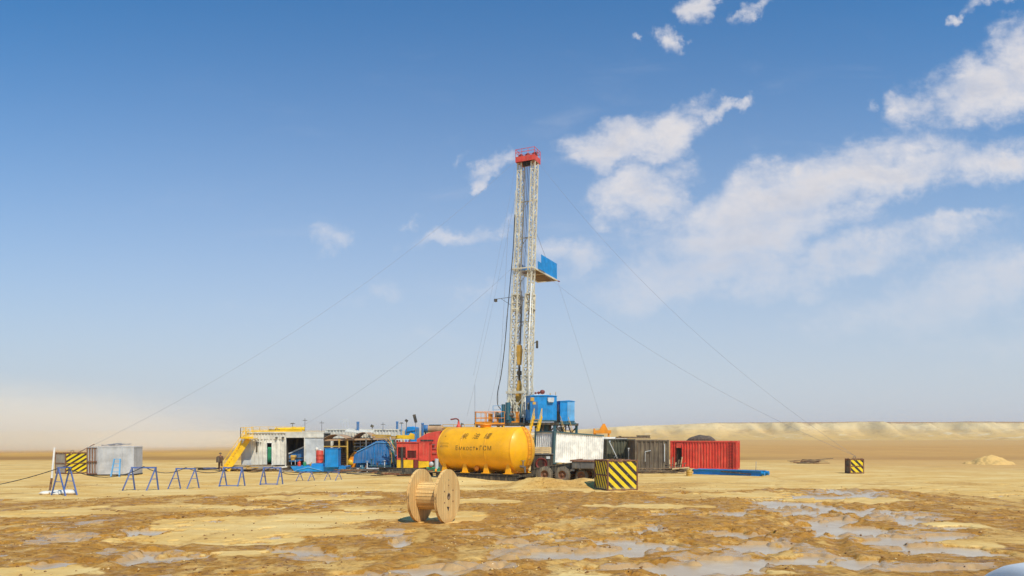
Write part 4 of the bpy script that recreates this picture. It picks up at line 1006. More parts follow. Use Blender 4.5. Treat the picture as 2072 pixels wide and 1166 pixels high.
# substructure, floor
sb = thing('rig_floor', 'raised steel rig floor and dark legs beneath the mast and doghouse', 'platform', (X(1055, RY), RY, 0), ROT)
mb = MB(); mb.span((-4.6, -3.6, FLZ - .3), (5.8, 4.4, FLZ - .02)); mb.build('floor_deck', M['black'], sb)
for x in (-4.4, -1.5, 1.6, 5.6):
    for y in (-3.4, 4.2):
        mb = MB(); mb.bar((x, y, 0), (x, y, FLZ - .302), .28); mb.build('leg', M['teal'], sb)
mb = MB()
for y in (-3.4, 4.2):
    for (a, b_) in ((-4.4, -1.5), (1.6, 5.6)): mb.bar((a, y, .3), (b_, y, FLZ - .5), .14); mb.bar((b_, y, .3), (a, y, FLZ - .5), .14)
    mb.bar((-4.4, y, .25), (5.6, y, .25), .2)
mb.build('cross_brace', M['dark'], sb)
rb = MB()
pl = [(-4.5, 4.2), (-4.5, -3.5), (1.2, -3.5)]
def railing(name, pts, z, mt, parent, h=1.1, n_per=1.5, r=.045, rails=(.5, 1.0)):
    mb = MB()
    for a, b_ in zip(pts[:-1], pts[1:]):
        a, b_ = Vector((a[0], a[1], z)), Vector((b_[0], b_[1], z)); n = max(1, round((b_ - a).length / n_per))
        for k in range(n + 1): p_ = a.lerp(b_, k / n); mb.bar(p_, p_ + Vector((0, 0, h)), r)
        for q in rails: mb.bar(a + Vector((0, 0, h * q)), b_ + Vector((0, 0, h * q)), r)
        mb.bar(a + Vector((0, 0, .08)), b_ + Vector((0, 0, .08)), .03, .15)
    return mb.build(name, mt, parent)
railing('railing', pl, FLZ - .02, M['orange'], sb, 1.25)
mb = MB(); mb.box((-2.6, -3.2, FLZ + .55), (.5, .3, 1.1)); mb.box((-1.6, -3.3, FLZ + .5), (.3, .2, 1.0)); mb.box((-.4, -3.3, FLZ + .6), (1.2, .1, .5)); mb.box((.9, -3.35, FLZ + .6), (.25, .2, 1.3)); mb.build('toe_panel', M['orange'], sb)
# left wing of the floor, reaching out toward the tank
wg = thing('side_platform', 'side platform with thin orange railing reaching out behind the yellow tank', 'platform', (X(960, 86), 86, 0))
mb = MB(); mb.span((0, 0, 4.5), (3.6, 3.0, 4.65)); mb.build('deck', M['rust'], wg)
railing('railing', [(3.5, .05), (.05, .05), (.05, 2.9), (3.5, 2.9)], 4.65, M['orange'], wg, 1.45, 1.2, .05)
for x in (.1, 3.4):
    for y in (.1, 2.8): mb = MB(); mb.bar((x, y, 0), (x, y, 4.49), .15); mb.build('leg', M['yellow'], wg)
mb = MB(); mb.tube((.05, .05, 6.1), (.05, .05, 9.2), .02, 5); mb.build('aerial', M['cable'], wg)
# machinery on the rig floor
dm = thing('drawworks', 'teal and black drawworks machinery left of the mast foot', 'winch', (X(1024, 87), 87, FLZ), R(-24))
mb = MB(); mb.tube((-.35, 0, .5), (-.35, 0, 2.15), .22, 14); mb.tube((.25, 0, .3), (.25, 0, 2.35), .3, 14, 0); mb.build('cylinder', M['teal'], dm)
mb = MB(); mb.box((-.1, .4, .35), (1.6, 1.0, .7)); mb.box((-.9, .2, .9), (.5, .5, .4)); mb.build('gear_case', M['teal'], dm)
mb = MB(); mb.tube((-1.2, 0, .9), (1.0, 0, .9), .18, 12); mb.tube((-1.25, 0, .9), (-1.1, 0, .9), .42, 18); mb.build('winch_drum', M['steel'], dm)
mb = MB(); mb.bar((-1.6, -.2, 0), (-1.6, -.2, 2.0), .05); mb.bar((-1.6, -.2, 1.98), (-.5, -.2, 1.98), .05); mb.bar((-.5, -.2, 0), (-.5, -.2, 2.0), .05); mb.bar((-1.6, -.2, 1.5), (-.5, -.2, 1.5), .04); mb.build('guard_frame', M['pblue'], dm)
bp = thing('rotary_table', 'dark rotary table and black pipe stack at the mast foot', 'machine', (X(1056, 88), 88, FLZ - .02), R(-24))
mb = MB(); mb.tube((0, 0, 0), (0, 0, .45), .75, 26); mb.tube((0, 0, .45), (0, 0, .6), .5, 24); mb.build('table', M['dark'], bp)
for k in range(4): mb = MB(); mb.tube((-.9 + k * .5, -.8, 0), (-.85 + k * .5, -.7, 2.2 + .25 * (k % 2)), .09, 8); mb.build('drill_pipe', [M['dark'], M['mast'], M['teal'], M['mast']][k], bp)
# doghouse
def doghouse(label, px, Y, z0, W, D, H, rz, ma, extra):
    t = thing('doghouse', label, 'cabin', (X(px, Y), Y, z0), rz, 'blue cabins on the rig floor')
    mb = MB(); mb.corr((0, 0), (W, 0), 0, H, .8, .02); mb.build('long_wall', ma, t); mb = MB(); mb.corr((W, D), (0, D), 0, H, .8, .02); mb.build('long_wall', ma, t)
    mb = MB(); mb.corr((0, D), (0, 0), 0, H, .6, .02); mb.build('end_wall', ma, t)
    mb = MB(); mb.corr((W, 0), (W, D), 0, H, .6, .02); mb.build('end_wall', ma, t)
    mb = MB(); mb.prism([(-.06, H), (W + .06, H), (W + .06, H + .06), (W * .6, H + .16), (-.06, H + .08)], -.06, D + .06); mb.build('roof', ma, t)
    mb = MB(); mb.span((-.02, -.02, -.16), (W + .02, D + .02, -.002)); mb.build('base', M['teal'], t)
    return t
d1 = doghouse('large blue doghouse cabin beside the mast with lamps on its roof', 1073.5, 84.6, 5.12, 3.1, 2.4, 2.72, R(12), M['blue'], 1)
mb = MB(); mb.box((2.35, -.12, 2.35), (.75, .22, .42)); mb.box((2.35, -.2, 2.08), (.6, .1, .1)); mb.build('wall_unit', M['lgrey'], d1)
mb = MB(); mb.span((-.03, .5, 1.2), (-.06, 1.5, 2.0)); mb.build('window', M['glass'], d1)
mb = MB(); mb.span((.15, -.05, .02), (.85, -.012, 2.1)); mb.span((.25, -.06, 1.75), (.6, -.051, 2.05), 1); mb.build('door', [M['dblue'], M['barrel']], d1)
mb = MB(); mb.box((.2, -.05, 2.35), (.42, .06, .42)); mb.build('notice_plate', M['barrel'], d1)
for x, s_ in ((.8, .14), (1.15, .18), (1.6, .3)):
    mb = MB(); mb.tube((x, .8, 2.86), (x, .8, 3.02), .04); mb.lathe([(.0, 0), (s_ * .7, .02), (s_, s_ * .8), (s_ * .8, s_ * 1.4), (0, s_ * 1.7)], (x, .8, 3.0), 'z', 16); mb.build('roof_horn', M['dred'], d1)
mb = MB(); mb.span((.5, .3, 2.83), (2.0, 1.6, 2.93)); mb.build('roof_tray', M['white'], d1)
mb = MB(); mb.tube((3.05, .3, 2.7), (3.05, .3, 3.2), .03); mb.tube((2.4, .3, 2.8), (2.4, .3, 3.1), .05); mb.build('vent_pipe', M['barrel'], d1)
d2 = doghouse('smaller blue cabin with pale end, right of the doghouse', 1133.5, 85.5, 5.0, 1.75, 2.2, 2.25, R(14), M['blue'], 0)
mb = MB(); mb.span((.86, -.045, .04), (1.74, -.003, 2.2)); mb.build('pale_panel', M['pblue'], d2)
mb = MB(); mb.span((-.35, .4, -.1), (-.06, 1.4, 1.1)); mb.build('cable_tray', M['dark'], d2)
mb = MB(); mb.tube((-.2, .2, -.1), (-.2, .2, 1.9), .05); mb.build('down_pipe', M['dark'], d2)
# dark support frame under the cabins
sf = thing('cabin_support', 'dark blue steel support frame below the blue cabins', 'support', (X(1090, 85.2), 85.2, 0))
mb = MB(); mb.span((-1.0, .1, 4.62), (4.3, 2.6, 4.82)); mb.build('deck_beam', M['teal'], sf)
for x in (-.3, .5, 1.1, 1.9, 2.9): mb = MB(); mb.bar((x, .25, 0), (x + (.25 if x > 1 else 0), .25, 4.62), .30 if x < 1.5 else .14); mb.build('leg', M['dark'], sf)
mb = MB(); mb.span((-.3, .5, 3.1), (1.3, 2.0, 4.6)); mb.build('tank_box', M['teal'], sf)
mb = MB(); mb.bar((1.9, .2, 4.5), (3.1, .2, 3.0), .12); mb.bar((3.1, .2, 4.5), (1.9, .2, 3.0), .12); mb.bar((1.3, .2, 3.6), (3.4, .2, 3.6), .1); mb.build('cross_brace', M['dark'], sf)
mb = MB(); mb.box((2.65, .9, 3.7), (.7, .08, 1.3)); mb.build('white_panel', M['lgrey'], sf)
def stairs(name, label, top, bot, w, mt, mrail, n=9, group=None, parent=None, handrail=.9, sw=.22):
    top, bot = Vector(top), Vector(bot); t = thing(name, label, 'stairs', bot, 0, group); d = top - bot
    side = Vector((-d.y, d.x, 0)); side = side.normalized() if side.length > .01 else Vector((1, 0, 0))
    for s_ in (0, 1):
        o_ = side * (w * s_); mb = MB(); mb.bar(o_, d + o_, .06, sw); mb.build('stringer', mt, t)
        if handrail:
            mb = MB(); up = Vector((0, 0, handrail)); mb.bar(o_ + up, d + o_ + up, .045)
            for q in (0, .33, .66, 1): mb.bar(o_ + d * q, o_ + d * q + up, .04)
            mb.bar(o_ + up * .5, d + o_ + up * .5, .035); mb.build('handrail', mrail, t)
    for k in range(1, n): 
        c_ = d * (k / n); mb = MB(); mb.bar(c_ + side * .03, c_ + side * (w - .03), .24, .04); mb.build('tread', mt, t)
    return t
stairs('steel_stairs', 'steep yellow stairs with pale handrails leading up to the doghouse', (X(1097, 83), 83.3, 5.5), (X(1072, 80), 80.4, 0.1), .95, M['yellow'], M['yellow'], 15, 'stairs of the rig', sw=.34)
stairs('steel_stairs', 'dark open stairs with pale yellow handrail under the smaller blue cabin', (X(1148, 86), 86.0, 4.9), (X(1176, 82), 82.0, 0.1), .95, M['dark'], M['barrel'], 15, 'stairs of the rig', handrail=.9)

# ------------------------------------------------------------------ guy wires
def rigpt(x, y, z):
    c, s = math.cos(ROT), math.sin(ROT); return Vector((rig.location.x + x * c - y * s, rig.location.y + x * s + y * c, z))
cl, crn = rigpt(cxn - 1.15, -.8, zt + .3), rigpt(cxn + 1.15, -.8, zt + .3); bl, br_ = rigpt(kx - 1.5, -.7, zk), rigpt(kx + 1.5, .7, zk)
br2 = rigpt(kx + 1.4, 7.6, zk)
def guy(label, a, b_, d, r=.010, name='guy_wire'):
    o = MB().path(sag(a, b_, d, 24), r, 5).build(name, M['cable']); tag(o, label, 'guy wire', 'guy wires of the drilling mast'); return o
LB = Vector((X(160, 64.5), 64.6, 1.9)); RB = Vector((X(1733, 65), 65.2, 1.36))
o = guy('guy wire from the mast crown down to the striped block beside the grey cabin', cl, LB, 2.4)
d = (cl - LB).normalized(); mb = MB(); q = Vector((X(196, 66.6), 66.2, 2.55)); mb.tube(LB, q, .035, 6); mb.build('turnbuckle', M['rust'], None); bpy.data.objects['turnbuckle']['label'] = 'rusty turnbuckle rod rising from the striped block beside the grey cabin'; bpy.data.objects['turnbuckle']['category'] = 'turnbuckle'
guy('guy wire from the monkeyboard level down behind the canopy roofs', bl, P(596, 870, 104), 1.4)
guy('steepest guy wire falling from the crown to the far striped block on the plain', crn, RB + Vector((0, 0, .15)), 2.6)
guy('lower guy wire from the monkeyboard to the far striped block on the plain', br_, RB + Vector((.1, .1, .15)), 1.6)
guy('nearly upright guy wire from the end of the monkeyboard to the yellow bracket', br2, P(1222, 868, 96), -.2, .011)
guy('loose line from the crown to the tip of the side platform aerial', cl, P(958, 760, 86), .8, .009)
guy('slack line from the mast middle to the orange railing', rigpt(mx(20) - 1.6, -.6, 20), P(988, 832, 86), .9, .010)
guy('faint line from the crown down to the white roofed container', rigpt(cxn - 1.15, .6, zt), P(945, 842, 92), .9, .009)
guy('line along the mast side from the monkeyboard to the teal drawworks', rigpt(kx - 1.7, -.9, zk + 6), P(1008, 815, 87), .4, .016)
# yellow bracket behind the white container
t = thing('crane_bracket', 'orange triangular crane bracket showing above the white container', 'bracket', (X(1202, 80), 80, 0))
mb = MB(); mb.prism([(.55, 3.9), (1.5, 3.9), (1.18, 4.6), (.98, 4.6)], 0, .35); mb.build('gusset', M['orange'], t)
mb = MB(); mb.box((.9, .2, 3.72), (1.9, .4, .35)); mb.box((.05, .2, 3.75), (.16, .3, .65)); mb.build('beam', M['orange'], t)
for x in (.15, 1.6): mb = MB(); mb.bar((x, .2, 0), (x, .2, 3.54), .18); mb.build('leg', M['orange'], t)

# ------------------------------------------------------------------ cream plant building at the left end
BY = 70.0
B0 = Vector((X(488, BY), BY, 0)); be = thing('plant_building', 'long cream corrugated plant cabin with green door curtain and wide dark opening', 'cabin', B0)
px2 = lambda p: (p - 488) * BY / 1500          # picture width to metres along the front
zof = lambda p: Z(p, BY)
w_, zb_, zt_ = px2(655), zof(942), zof(876)
mb = MB()                                        # left grey door leaf
mb.span((0, 0, zof(941)), (px2(508), .05, zof(890))); mb.span((.03, -.03, zof(938)), (.1, 0, zof(892))); mb.span((px2(508) - .1, -.03, zof(938)), (px2(508) - .04, 0, zof(892))); mb.build('end_door', M['lgrey'], be)
mb = MB()
mb.corr((px2(508), .0), (px2(539.5), .0), zof(941), zof(889), .38, .09)
mb.corr((px2(550.5), .0), (px2(577), .0), zof(941), zof(889), .38, .09)
mb.corr((px2(539.5), .0), (px2(550.5), .0), zof(896.5), zof(889), .3, .05)
mb.corr((px2(497), -.02), (px2(578), -.02), zof(889), zof(877), .3, .07)
mb.build('front_wall', M['cream'], be)
mb = MB(); mb.span((px2(539), -.05, zof(941)), (px2(540.2), .06, zof(896))); mb.span((px2(550), -.05, zof(941)), (px2(551.2), .06, zof(896))); mb.span((px2(539), -.05, zof(896.5)), (px2(551.2), .06, zof(895))); mb.build('door_frame', M['white'], be)
xs = np.linspace(px2(540.3), px2(549.9), 30); zs = np.array([zof(936), zof(925), zof(910), zof(905)]); Xc, Zc = np.meshgrid(xs, zs); Yc = .12 + .04 * np.sin(Xc * 60) * (1 + .2 * Zc)
cu = sheet('curtain', Xc, Yc, Zc, M['green']); cu.parent = be; s_ = cu.modifiers.new('t', 'SOLIDIFY'); s_.thickness = .01
mb = MB(); mb.span((px2(518), -.055, zof(915)), (px2(521.5), -.045, zof(895))); mb.span((px2(521.6), -.055, zof(897.5)), (px2(525), -.045, zof(895))); mb.span((px2(527), -.055, zof(898)), (px2(529), -.045, zof(895)))
mb.build('vent_slot', M['dark'], be)
mb = MB(); mb.span((px2(577), -.06, zof(944)), (px2(579), .12, zof(884))); mb.build('opening_post', M['cream'], be); mb = MB(); mb.span((px2(615.5), -.06, zof(944)), (px2(617.5), .12, zof(884))); mb.build('opening_post', M['cream'], be)
mb = MB(); mb.span((px2(578), -.07, zof(886)), (w_, .1, zof(876.5)))
for k in range(24): mb.span((px2(580) + k * .15, -.09, zof(885)), (px2(580) + k * .15 + .06, -.069, zof(878)))
mb.build('fascia', M['cream'], be)
mb = MB(); mb.span((px2(617.5), 0, zof(940)), (w_, .06, zof(886))); mb.span((px2(638), -.03, zof(940)), (px2(639.5), 0, zof(886))); mb.build('right_panel', M['lgrey'], be)
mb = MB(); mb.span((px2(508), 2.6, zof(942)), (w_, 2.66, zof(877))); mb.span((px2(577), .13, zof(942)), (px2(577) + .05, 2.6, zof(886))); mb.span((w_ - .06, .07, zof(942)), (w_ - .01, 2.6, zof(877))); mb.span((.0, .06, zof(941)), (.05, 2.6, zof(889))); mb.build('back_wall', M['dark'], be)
mb = MB(); mb.span((px2(497), -.08, zof(876.4)), (w_ + .05, 2.75, zof(874.5)))
for k in range(40): mb.span((px2(500) + k * .18, -.1, zof(876.2)), (px2(500) + k * .18 + .08, 2.8, zof(873.8)))
mb.build('roof', M['cream'], be)
mb = MB(); mb.span((0, 0, zof(890)), (px2(497), 2.6, zof(888.5))); mb.build('roof', M['lgrey'], be)
mb = MB(); mb.span((0, -.05, zof(946)), (w_, .15, zof(942))); mb.span((0, 2.4, zof(946)), (w_, 2.6, zof(942))); mb.span((.1, .152, zof(943)), (w_, 2.398, zof(942.1))); mb.build('base_beam', M['black'], be)
mb = MB()
for k in range(5): mb.span((.2 + k * 1.75, .1, 0), (.6 + k * 1.75, 2.4, zof(946)))
mb.build('footing', M['timber'], be)
for x in (px2(560), px2(573)): mb = MB(); mb.box((x, -.1, zof(886)), (.2, .14, .16)); mb.build('wall_lamp', M['black'], be)
# conveyor and motor inside the wide opening
t = thing('conveyor', 'sloping grey blue conveyor trough inside the dark opening', 'conveyor', (X(579, 71), 71.0, .6))
mb = MB(); mb.prism([(-.05, .75), (1.75, 1.55), (1.75, .35), (.9, .2), (-.05, .25)], 0, .9); mb.build('trough', M['dblue'], t)
mb = MB(); mb.bar((-.05, -.05, .85), (1.75, -.05, 1.65), .12); mb.build('side_rail', M['lgrey'], t)
mb = MB(); mb.bar((-.02, -.05, .5), (1.7, -.05, .62), .07); mb.build('side_rail', M['steel'], t)
t = thing('motor', 'small pale motor on legs standing in the dark opening', 'motor', (X(592, 70.3), 70.35, .55))
mb = MB(); mb.tube((-.15, 0, .75), (.3, 0, .75), .17, 14); mb.box((.05, 0, .52), (.3, .3, .18)); mb.build('housing', M['barrel'], t)
for x in (-.12, .25): mb = MB(); mb.bar((x, 0, 0), (x, 0, .45), .05); mb.build('leg', M['lgrey'], t)
mb = MB(); mb.tube((.3, 0, .8), (.42, 0, .8), .1, 12); mb.build('pulley', M['steel'], t)
# yellow roof railing and stairs
o = railing('roof_railing', [(X(508, 70), 70.1), (X(610, 70), 70.1)], zof(874.3), M['yellow'], None, .48, .8, .035, (.55, 1.0)); tag(o, 'yellow railing and pipework along the cream cabin roof', 'railing')
mb = MB(); mb.tube((0, 0, 0), (2.7, 0, .05), .16, 10); mb.lathe([(.2, 0), (.22, .05), (.22, .3), (.2, .35)], (1.6, 0, .02), 'x', 14); mb.lathe([(0, 2.68), (.2, 2.7), (.2, 2.8), (0, 2.82)], (0, 0, .05), 'x', 14); o = mb.build('roof_pipe', M['yellow']); o.location = (X(556, 70.8), 70.9, zof(869)); tag(o, 'yellow pipe lying along the cream cabin roof', 'pipe')
for k, (p_, r_) in enumerate(((547, .14), (554, .11), (560, .16))):
    mb = MB(); mb.lathe([(0, 0), (r_, .02), (r_, r_ * 1.3), (r_ * .6, r_ * 1.8), (0, r_ * 1.9)], (0, 0, 0), 'z', 12); mb.tube((0, 0, r_), (r_ * 1.8, 0, r_ * 1.1), r_ * .4, 8); o = mb.build('roof_valve', M['black']); o.location = (X(p_, 70.5), 70.5, zof(873.5)); tag(o, ['dark valve nearest the yellow stairs', 'smallest dark roof valve, the middle one', 'largest dark roof valve, beside the yellow roof pipe'][k], 'valve', 'dark valves on the cream cabin roof')
ys = stairs('steel_stairs', 'wide yellow stairs climbing to the cream cabin roof beside the brown-clothed worker', (X(505, 69.6), 69.4, zof(888)), (X(465, 68.9), 68.3, .1), 1.2, M['yellow'], M['yellow'], 11, sw=.42)
mb = MB(); mb.span((0, 0, 0), (1.15, 1.3, .06)); o = mb.build('landing', M['yellow'], ys); o.location = Vector((X(490, 69), 68.6, zof(888))) - ys.location
o = railing('railing', [(0, 1.3), (0, 0), (1.15, 0)], 0.06, M['yellow'], ys, .98, .55, .045, (.3, .62, 1.0)); o.location = Vector((X(490, 69), 68.6, zof(888))) - ys.location
# roof poles and lamps
def lamp_pole(label, px, py, Y, zbase, kind, mt='cable'):
    x = X(px, Y); z = Z(py, Y); t = thing('lamp_pole', label, 'lamp', (x, Y, zbase), 0, 'lamps and aerials above the roofs')
    mb = MB(); mb.tube((0, 0, 0), (0, 0, z - zbase), .03, 6); mb.build('pole', M[mt], t); h = z - zbase; mb = MB()
    if kind == 'disc': mb.lathe([(0, h + .1), (.12, h + .08), (.26, h), (0, h)], (0, 0, 0), 'z', 16)
    elif kind == 'tee': mb.bar((-.22, 0, h), (.22, 0, h), .05); mb.bar((0, 0, h), (0, 0, h + .2), .04)
    elif kind == 'flood': mb.box((-.06, 0, h + .3), (.28, .22, .8), rot=(0, R(-14), 0)); mb.box((.05, 0, h - .02), (.14, .14, .2))
    elif kind == 'small': mb.box((0, 0, h), (.28, .2, .24), rot=(0, R(35), 0))
    mb.build('lamp_head', M['black' if kind != 'tee' else 'steel'], t)
lamp_pole('flat dark disc lamp over the yellow roof pipe', 592, 858, 71, zof(874), 'disc')
lamp_pole('taller thin aerial with crossbar right of the disc lamp', 617, 851, 71, zof(874), 'tee')
lamp_pole('thin aerial nearest the ribbed white roof', 651, 856, 72, zof(874), 'tee')

# worker
def person(name, label, loc, rz, H, pose, mcl, mhead, group=None):
    t = thing(name, label, 'person', loc, rz, group); k = H / 1.75
    def skin(nm, V, E, Rr, mt, par, sub=1):
        me = bpy.data.meshes.new(nm); me.from_pydata([tuple(c * k for c in v_) for v_ in V], E, []); o = bpy.data.objects.new(nm, me); COL.objects.link(o)
        me.materials.append(mt)
        sk = o.modifiers.new('skin', 'SKIN'); 
        for i, r in enumerate(Rr): me.skin_vertices[0].data[i].radius = (r[0] * k, r[1] * k) if isinstance(r, tuple) else (r * k, r * k)
        me.skin_vertices[0].data[0].use_root = True
        sb_ = o.modifiers.new('sub', 'SUBSURF'); sb_.levels = sub; sb_.render_levels = sub
        o.parent = par; return o
    V = [(0,0,.95),(0,-.01,1.15),(0,0,1.38),(0,-.02,1.5),(0,-.04,1.64),(.1,0,.9),(.12,-.04,.5),(.12,.02,.09),(.13,-.12,.04),(-.1,0,.9),(-.12,.03,.5),(-.12,.05,.09),(-.13,-.08,.04),
         (.19,0,1.40),(.25,.02,1.13),(.22,-.12,.90),(-.19,0,1.40),(-.25,.02,1.13),(-.22,-.12,.90),(.21,-.16,.84),(-.21,-.16,.84)]
    E = [(0,1),(1,2),(2,3),(3,4),(0,5),(5,6),(6,7),(7,8),(0,9),(9,10),(10,11),(11,12),(2,13),(13,14),(14,15),(2,16),(16,17),(17,18),(15,19),(18,20)]
    Rr = [(.15,.11),(.15,.11),(.17,.11),.055,(.085,.10),.09,.065,.045,.045,.09,.065,.045,.045,.06,.045,.035,.06,.045,.035,.035,.035]
    if pose == 'bag': V[14], V[15], V[19] = (.27,-.06,1.12), (.16,-.26,1.05), (.1,-.30,1.05); V[17], V[18], V[20] = (-.27,-.05,1.12), (-.18,-.27,1.02), (-.13,-.31,1.01)
    body = skin('body', V, E, Rr, M['skin'], t)
    Vc = [v_ for v_ in V[:4]] + V[5:8] + V[9:12] + V[13:16] + V[16:19]
    Ec = [(0,1),(1,2),(2,3),(0,4),(4,5),(5,6),(0,7),(7,8),(8,9),(2,10),(10,11),(11,12),(2,13),(13,14),(14,15)]
    Rc = [(.19,.14),(.19,.14),(.21,.15),.085,.12,.095,.075,.12,.095,.075,.085,.068,.052,.085,.068,.052]
    skin('coverall', Vc, Ec, Rc, mcl, t)
    for s2 in (7, 11): 
        a = V[s2]; skin('boot', [(a[0], a[1] + .03, .10), (a[0], a[1] - .02, .05), (a[0], a[1] - .14, .04)], [(0,1),(1,2)], [.065,.06,.05], M['black'], t)
    mb = MB(); mb.lathe([(.155*k, 0), (.15*k, .02*k), (.125*k, .03*k), (.115*k, .08*k), (.07*k, .125*k), (0, .14*k)], (0, -.04*k, 1.68*k), 'z', 18); mb.build('helmet', mhead, t)
    mb = MB()
    for s2 in (-1, 1): mb.box((s2*.035*k, -.142*k, 1.655*k), (.02*k, .01*k, .012*k)); 
    mb.build('eyes', M['dark'], t); mb = MB(); mb.prism([(-.012*k, 1.62*k), (.012*k, 1.62*k), (0, 1.66*k)], -.165*k, -.13*k); mb.build('nose', M['skin'], t)
    return t
person('person', 'worker in brown coveralls standing by the foot of the yellow stairs', (X(446, 69.8), 69.8, gz(X(446, 69.8), 69.8) + .0), R(20), 1.66, 'bag', M['cloth'], M['tarp'])
mb = MB(); mb.box((0, 0, .3), (.3, .22, .5)); mb.box((0, 0, .58), (.2, .1, .08)); o = mb.build('dark_bag', M['tarp']); o.location = (X(446, 69.8) - .05, 69.4, .75); tag(o, 'dark brown bundle held by the worker by the yellow stairs', 'bundle')

# ------------------------------------------------------------------ middle yard: skid, bins, shelter, pump
SK = 66.0
t = thing('skid_platform', 'long low blue steel skid in front of the cream cabin', 'platform', (X(588, SK), SK, 0))
L_ = X(700, SK) - X(588, SK)
for y in (0, 1.9): mb = MB(); mb.prism([(0, .55), (.35, .12), (L_, .12), (L_, .58), (.1, .60)], y, y + .14); mb.build('side_beam', M['blue'], t)
mb = MB(); mb.span((.1, .142, .46), (L_, 1.898, .54)); mb.build('deck', M['dblue'], t)
mb = MB(); mb.bar((.4, -.03, .2), (1.6, -.03, .5), .05); mb.bar((1.6, -.03, .5), (2.8, -.03, .2), .05); mb.build('pipe_brace', M['pblue'], t)
mb = MB(); mb.span((1.8, .2, .545), (3.1, 1.6, .82)); mb.build('step_box', M['blue'], t)
def can(name, label, cat, px0, px1, py0, py1, Y, mt, lid=None, group=None, zbase=None):
    r = (px1 - px0) * Y / 3000; z0 = Z(py1, Y) if zbase is None else zbase; h = Z(py0, Y) - z0; x = X((px0 + px1) / 2, Y)
    t = thing(name, label, cat, (x, Y + r, z0), 0, group)
    mb = MB(); mb.lathe([(0, 0), (r * .96, 0), (r, .03), (r * .97, .05), (r, h * .33), (r * 1.02, h * .34), (r, h * .35), (r, h * .66), (r * 1.02, h * .67), (r, h * .68), (r * .97, h - .04), (r * .9, h), (0, h)], (0, 0, 0), 'z', 24); mb.build('drum', mt, t)
    mb = MB(); mb.lathe([(0, 0), (r * .35, 0), (r * .35, .08), (0, .12)], (r * .2, 0, h), 'z', 12); mb.build('cap', lid or mt, t); return t
can('steel_barrel', 'red barrel with white cap standing on the blue step box', 'barrel', 637.5, 652.5, 912, 937, 66.6, M['red'], M['white'])
mb = MB(); mb.lathe([(0, 0), (.14, 0), (.14, .22), (.06, .3), (0, .3)], (0, 0, 0), 'z', 14); o = mb.build('jerry_can', M['plaster']); o.location = (X(641, 66.9), 66.9, Z(912, 66.9)); tag(o, 'small white can on top of the red barrel', 'can')
can('paint_can', 'small red can on the end of the blue skid', 'can', 601, 608, 935, 946, 66.3, M['red'], None, 'small cans on the blue skid', .55)
can('paint_can', 'small green can between the red one and the pale one', 'can', 612, 619, 936, 946, 66.3, M['green'], None, 'small cans on the blue skid', .55)
can('paint_can', 'pale yellow green can nearest the red barrel', 'can', 626, 631.5, 938, 946, 66.3, M['barrel'], None, 'small cans on the blue skid', .55)
t = thing('waste_bin', 'bright blue steel bin between the red barrel and the yellow shelter post', 'bin', (X(657, 65.6), 65.6, .5))
mb = MB(); w2 = X(684, 65.6) - X(657, 65.6); h2 = Z(908.5, 65.6) - .5; mb.span((0, 0, 0), (w2, 1.1, h2)); mb.build('body', M['blue'], t, .03)
mb = MB(); mb.span((-.04, -.04, h2 + .002), (w2 + .04, 1.14, h2 + .07)); mb.build('lid', M['dblue'], t, .015)
for x in (.08, w2 - .08): mb = MB(); mb.span((x - .04, -.03, .02), (x + .04, -.001, h2 - .02)); mb.build('rib', M['blue'], t)
# shelter
SY = 68.0
t = thing('work_shelter', 'open timber coloured shelter with yellow posts and sagging tan roof', 'shelter', (X(655, SY), SY, 0))
sx = lambda p: (p - 655) * SY / 1500
for p_ in (686.5, 703, 741): 
    for y in (0, 2.6): mb = MB(); mb.bar((sx(p_), y, 0), (sx(p_), y, Z(889, SY)), .13 if y == 0 else .1); mb.build('post', M['barrel'] if p_ < 720 else M['steel'], t)
mb = MB(); mb.bar((sx(655), 0, Z(891, SY)), (sx(800), 0, Z(887.5, SY)), .1, .16); mb.bar((sx(655), 2.6, Z(889, SY)), (sx(800), 2.6, Z(887, SY)), .1, .14); mb.build('eave_beam', M['tarp2'], t)
mb = MB(); mb.bar((sx(655), -.02, Z(903.5, SY)), (sx(704), -.02, Z(903.5, SY)), .07, .09); mb.build('mid_rail', M['barrel'], t)
def vault(px0, px1, pytop, pyb, mt, nm='roof_tarpaulin'):
    n = 16; xs = np.linspace(sx(px0), sx(px1), n); ys_ = np.linspace(-.25, 2.8, 8); Xv, Yv = np.meshgrid(xs, ys_)
    q = (Xv - sx(px0)) / (sx(px1) - sx(px0)); zb2 = Z(pyb, SY); zt2 = Z(pytop, SY)
    Zv = zb2 + (zt2 - zb2) * np.sin(q * math.pi) ** .75 + .04 * (fbm(Xv * 2, Yv * 2 + px0, 3) - .5) - .05 * np.sin((Yv + .25) / 3.05 * math.pi)
    o = sheet(nm, Xv, Yv, Zv, mt); o.parent = t; s3 = o.modifiers.new('t', 'SOLIDIFY'); s3.thickness = .03
vault(655, 702, 879, 889, M['tarp2']); vault(715, 756, 874.5, 887.5, M['tarp2']); vault(700, 718, 886, 888.5, M['tarp2'])
mb = MB()
for a, b_, c_ in ((752, 790, 881), (758, 800, 884.5)): mb.bar((sx(a), .3, Z(c_, SY)), (sx(b_), .2, Z(c_ + .5, SY)), .12, .14)
mb.build('roof_timber', M['barrel'], t)
mb = MB(); mb.span((sx(660), 2.75, .5), (sx(800), 2.8, Z(890, SY))); mb.build('back_sheet', M['dark'], t)
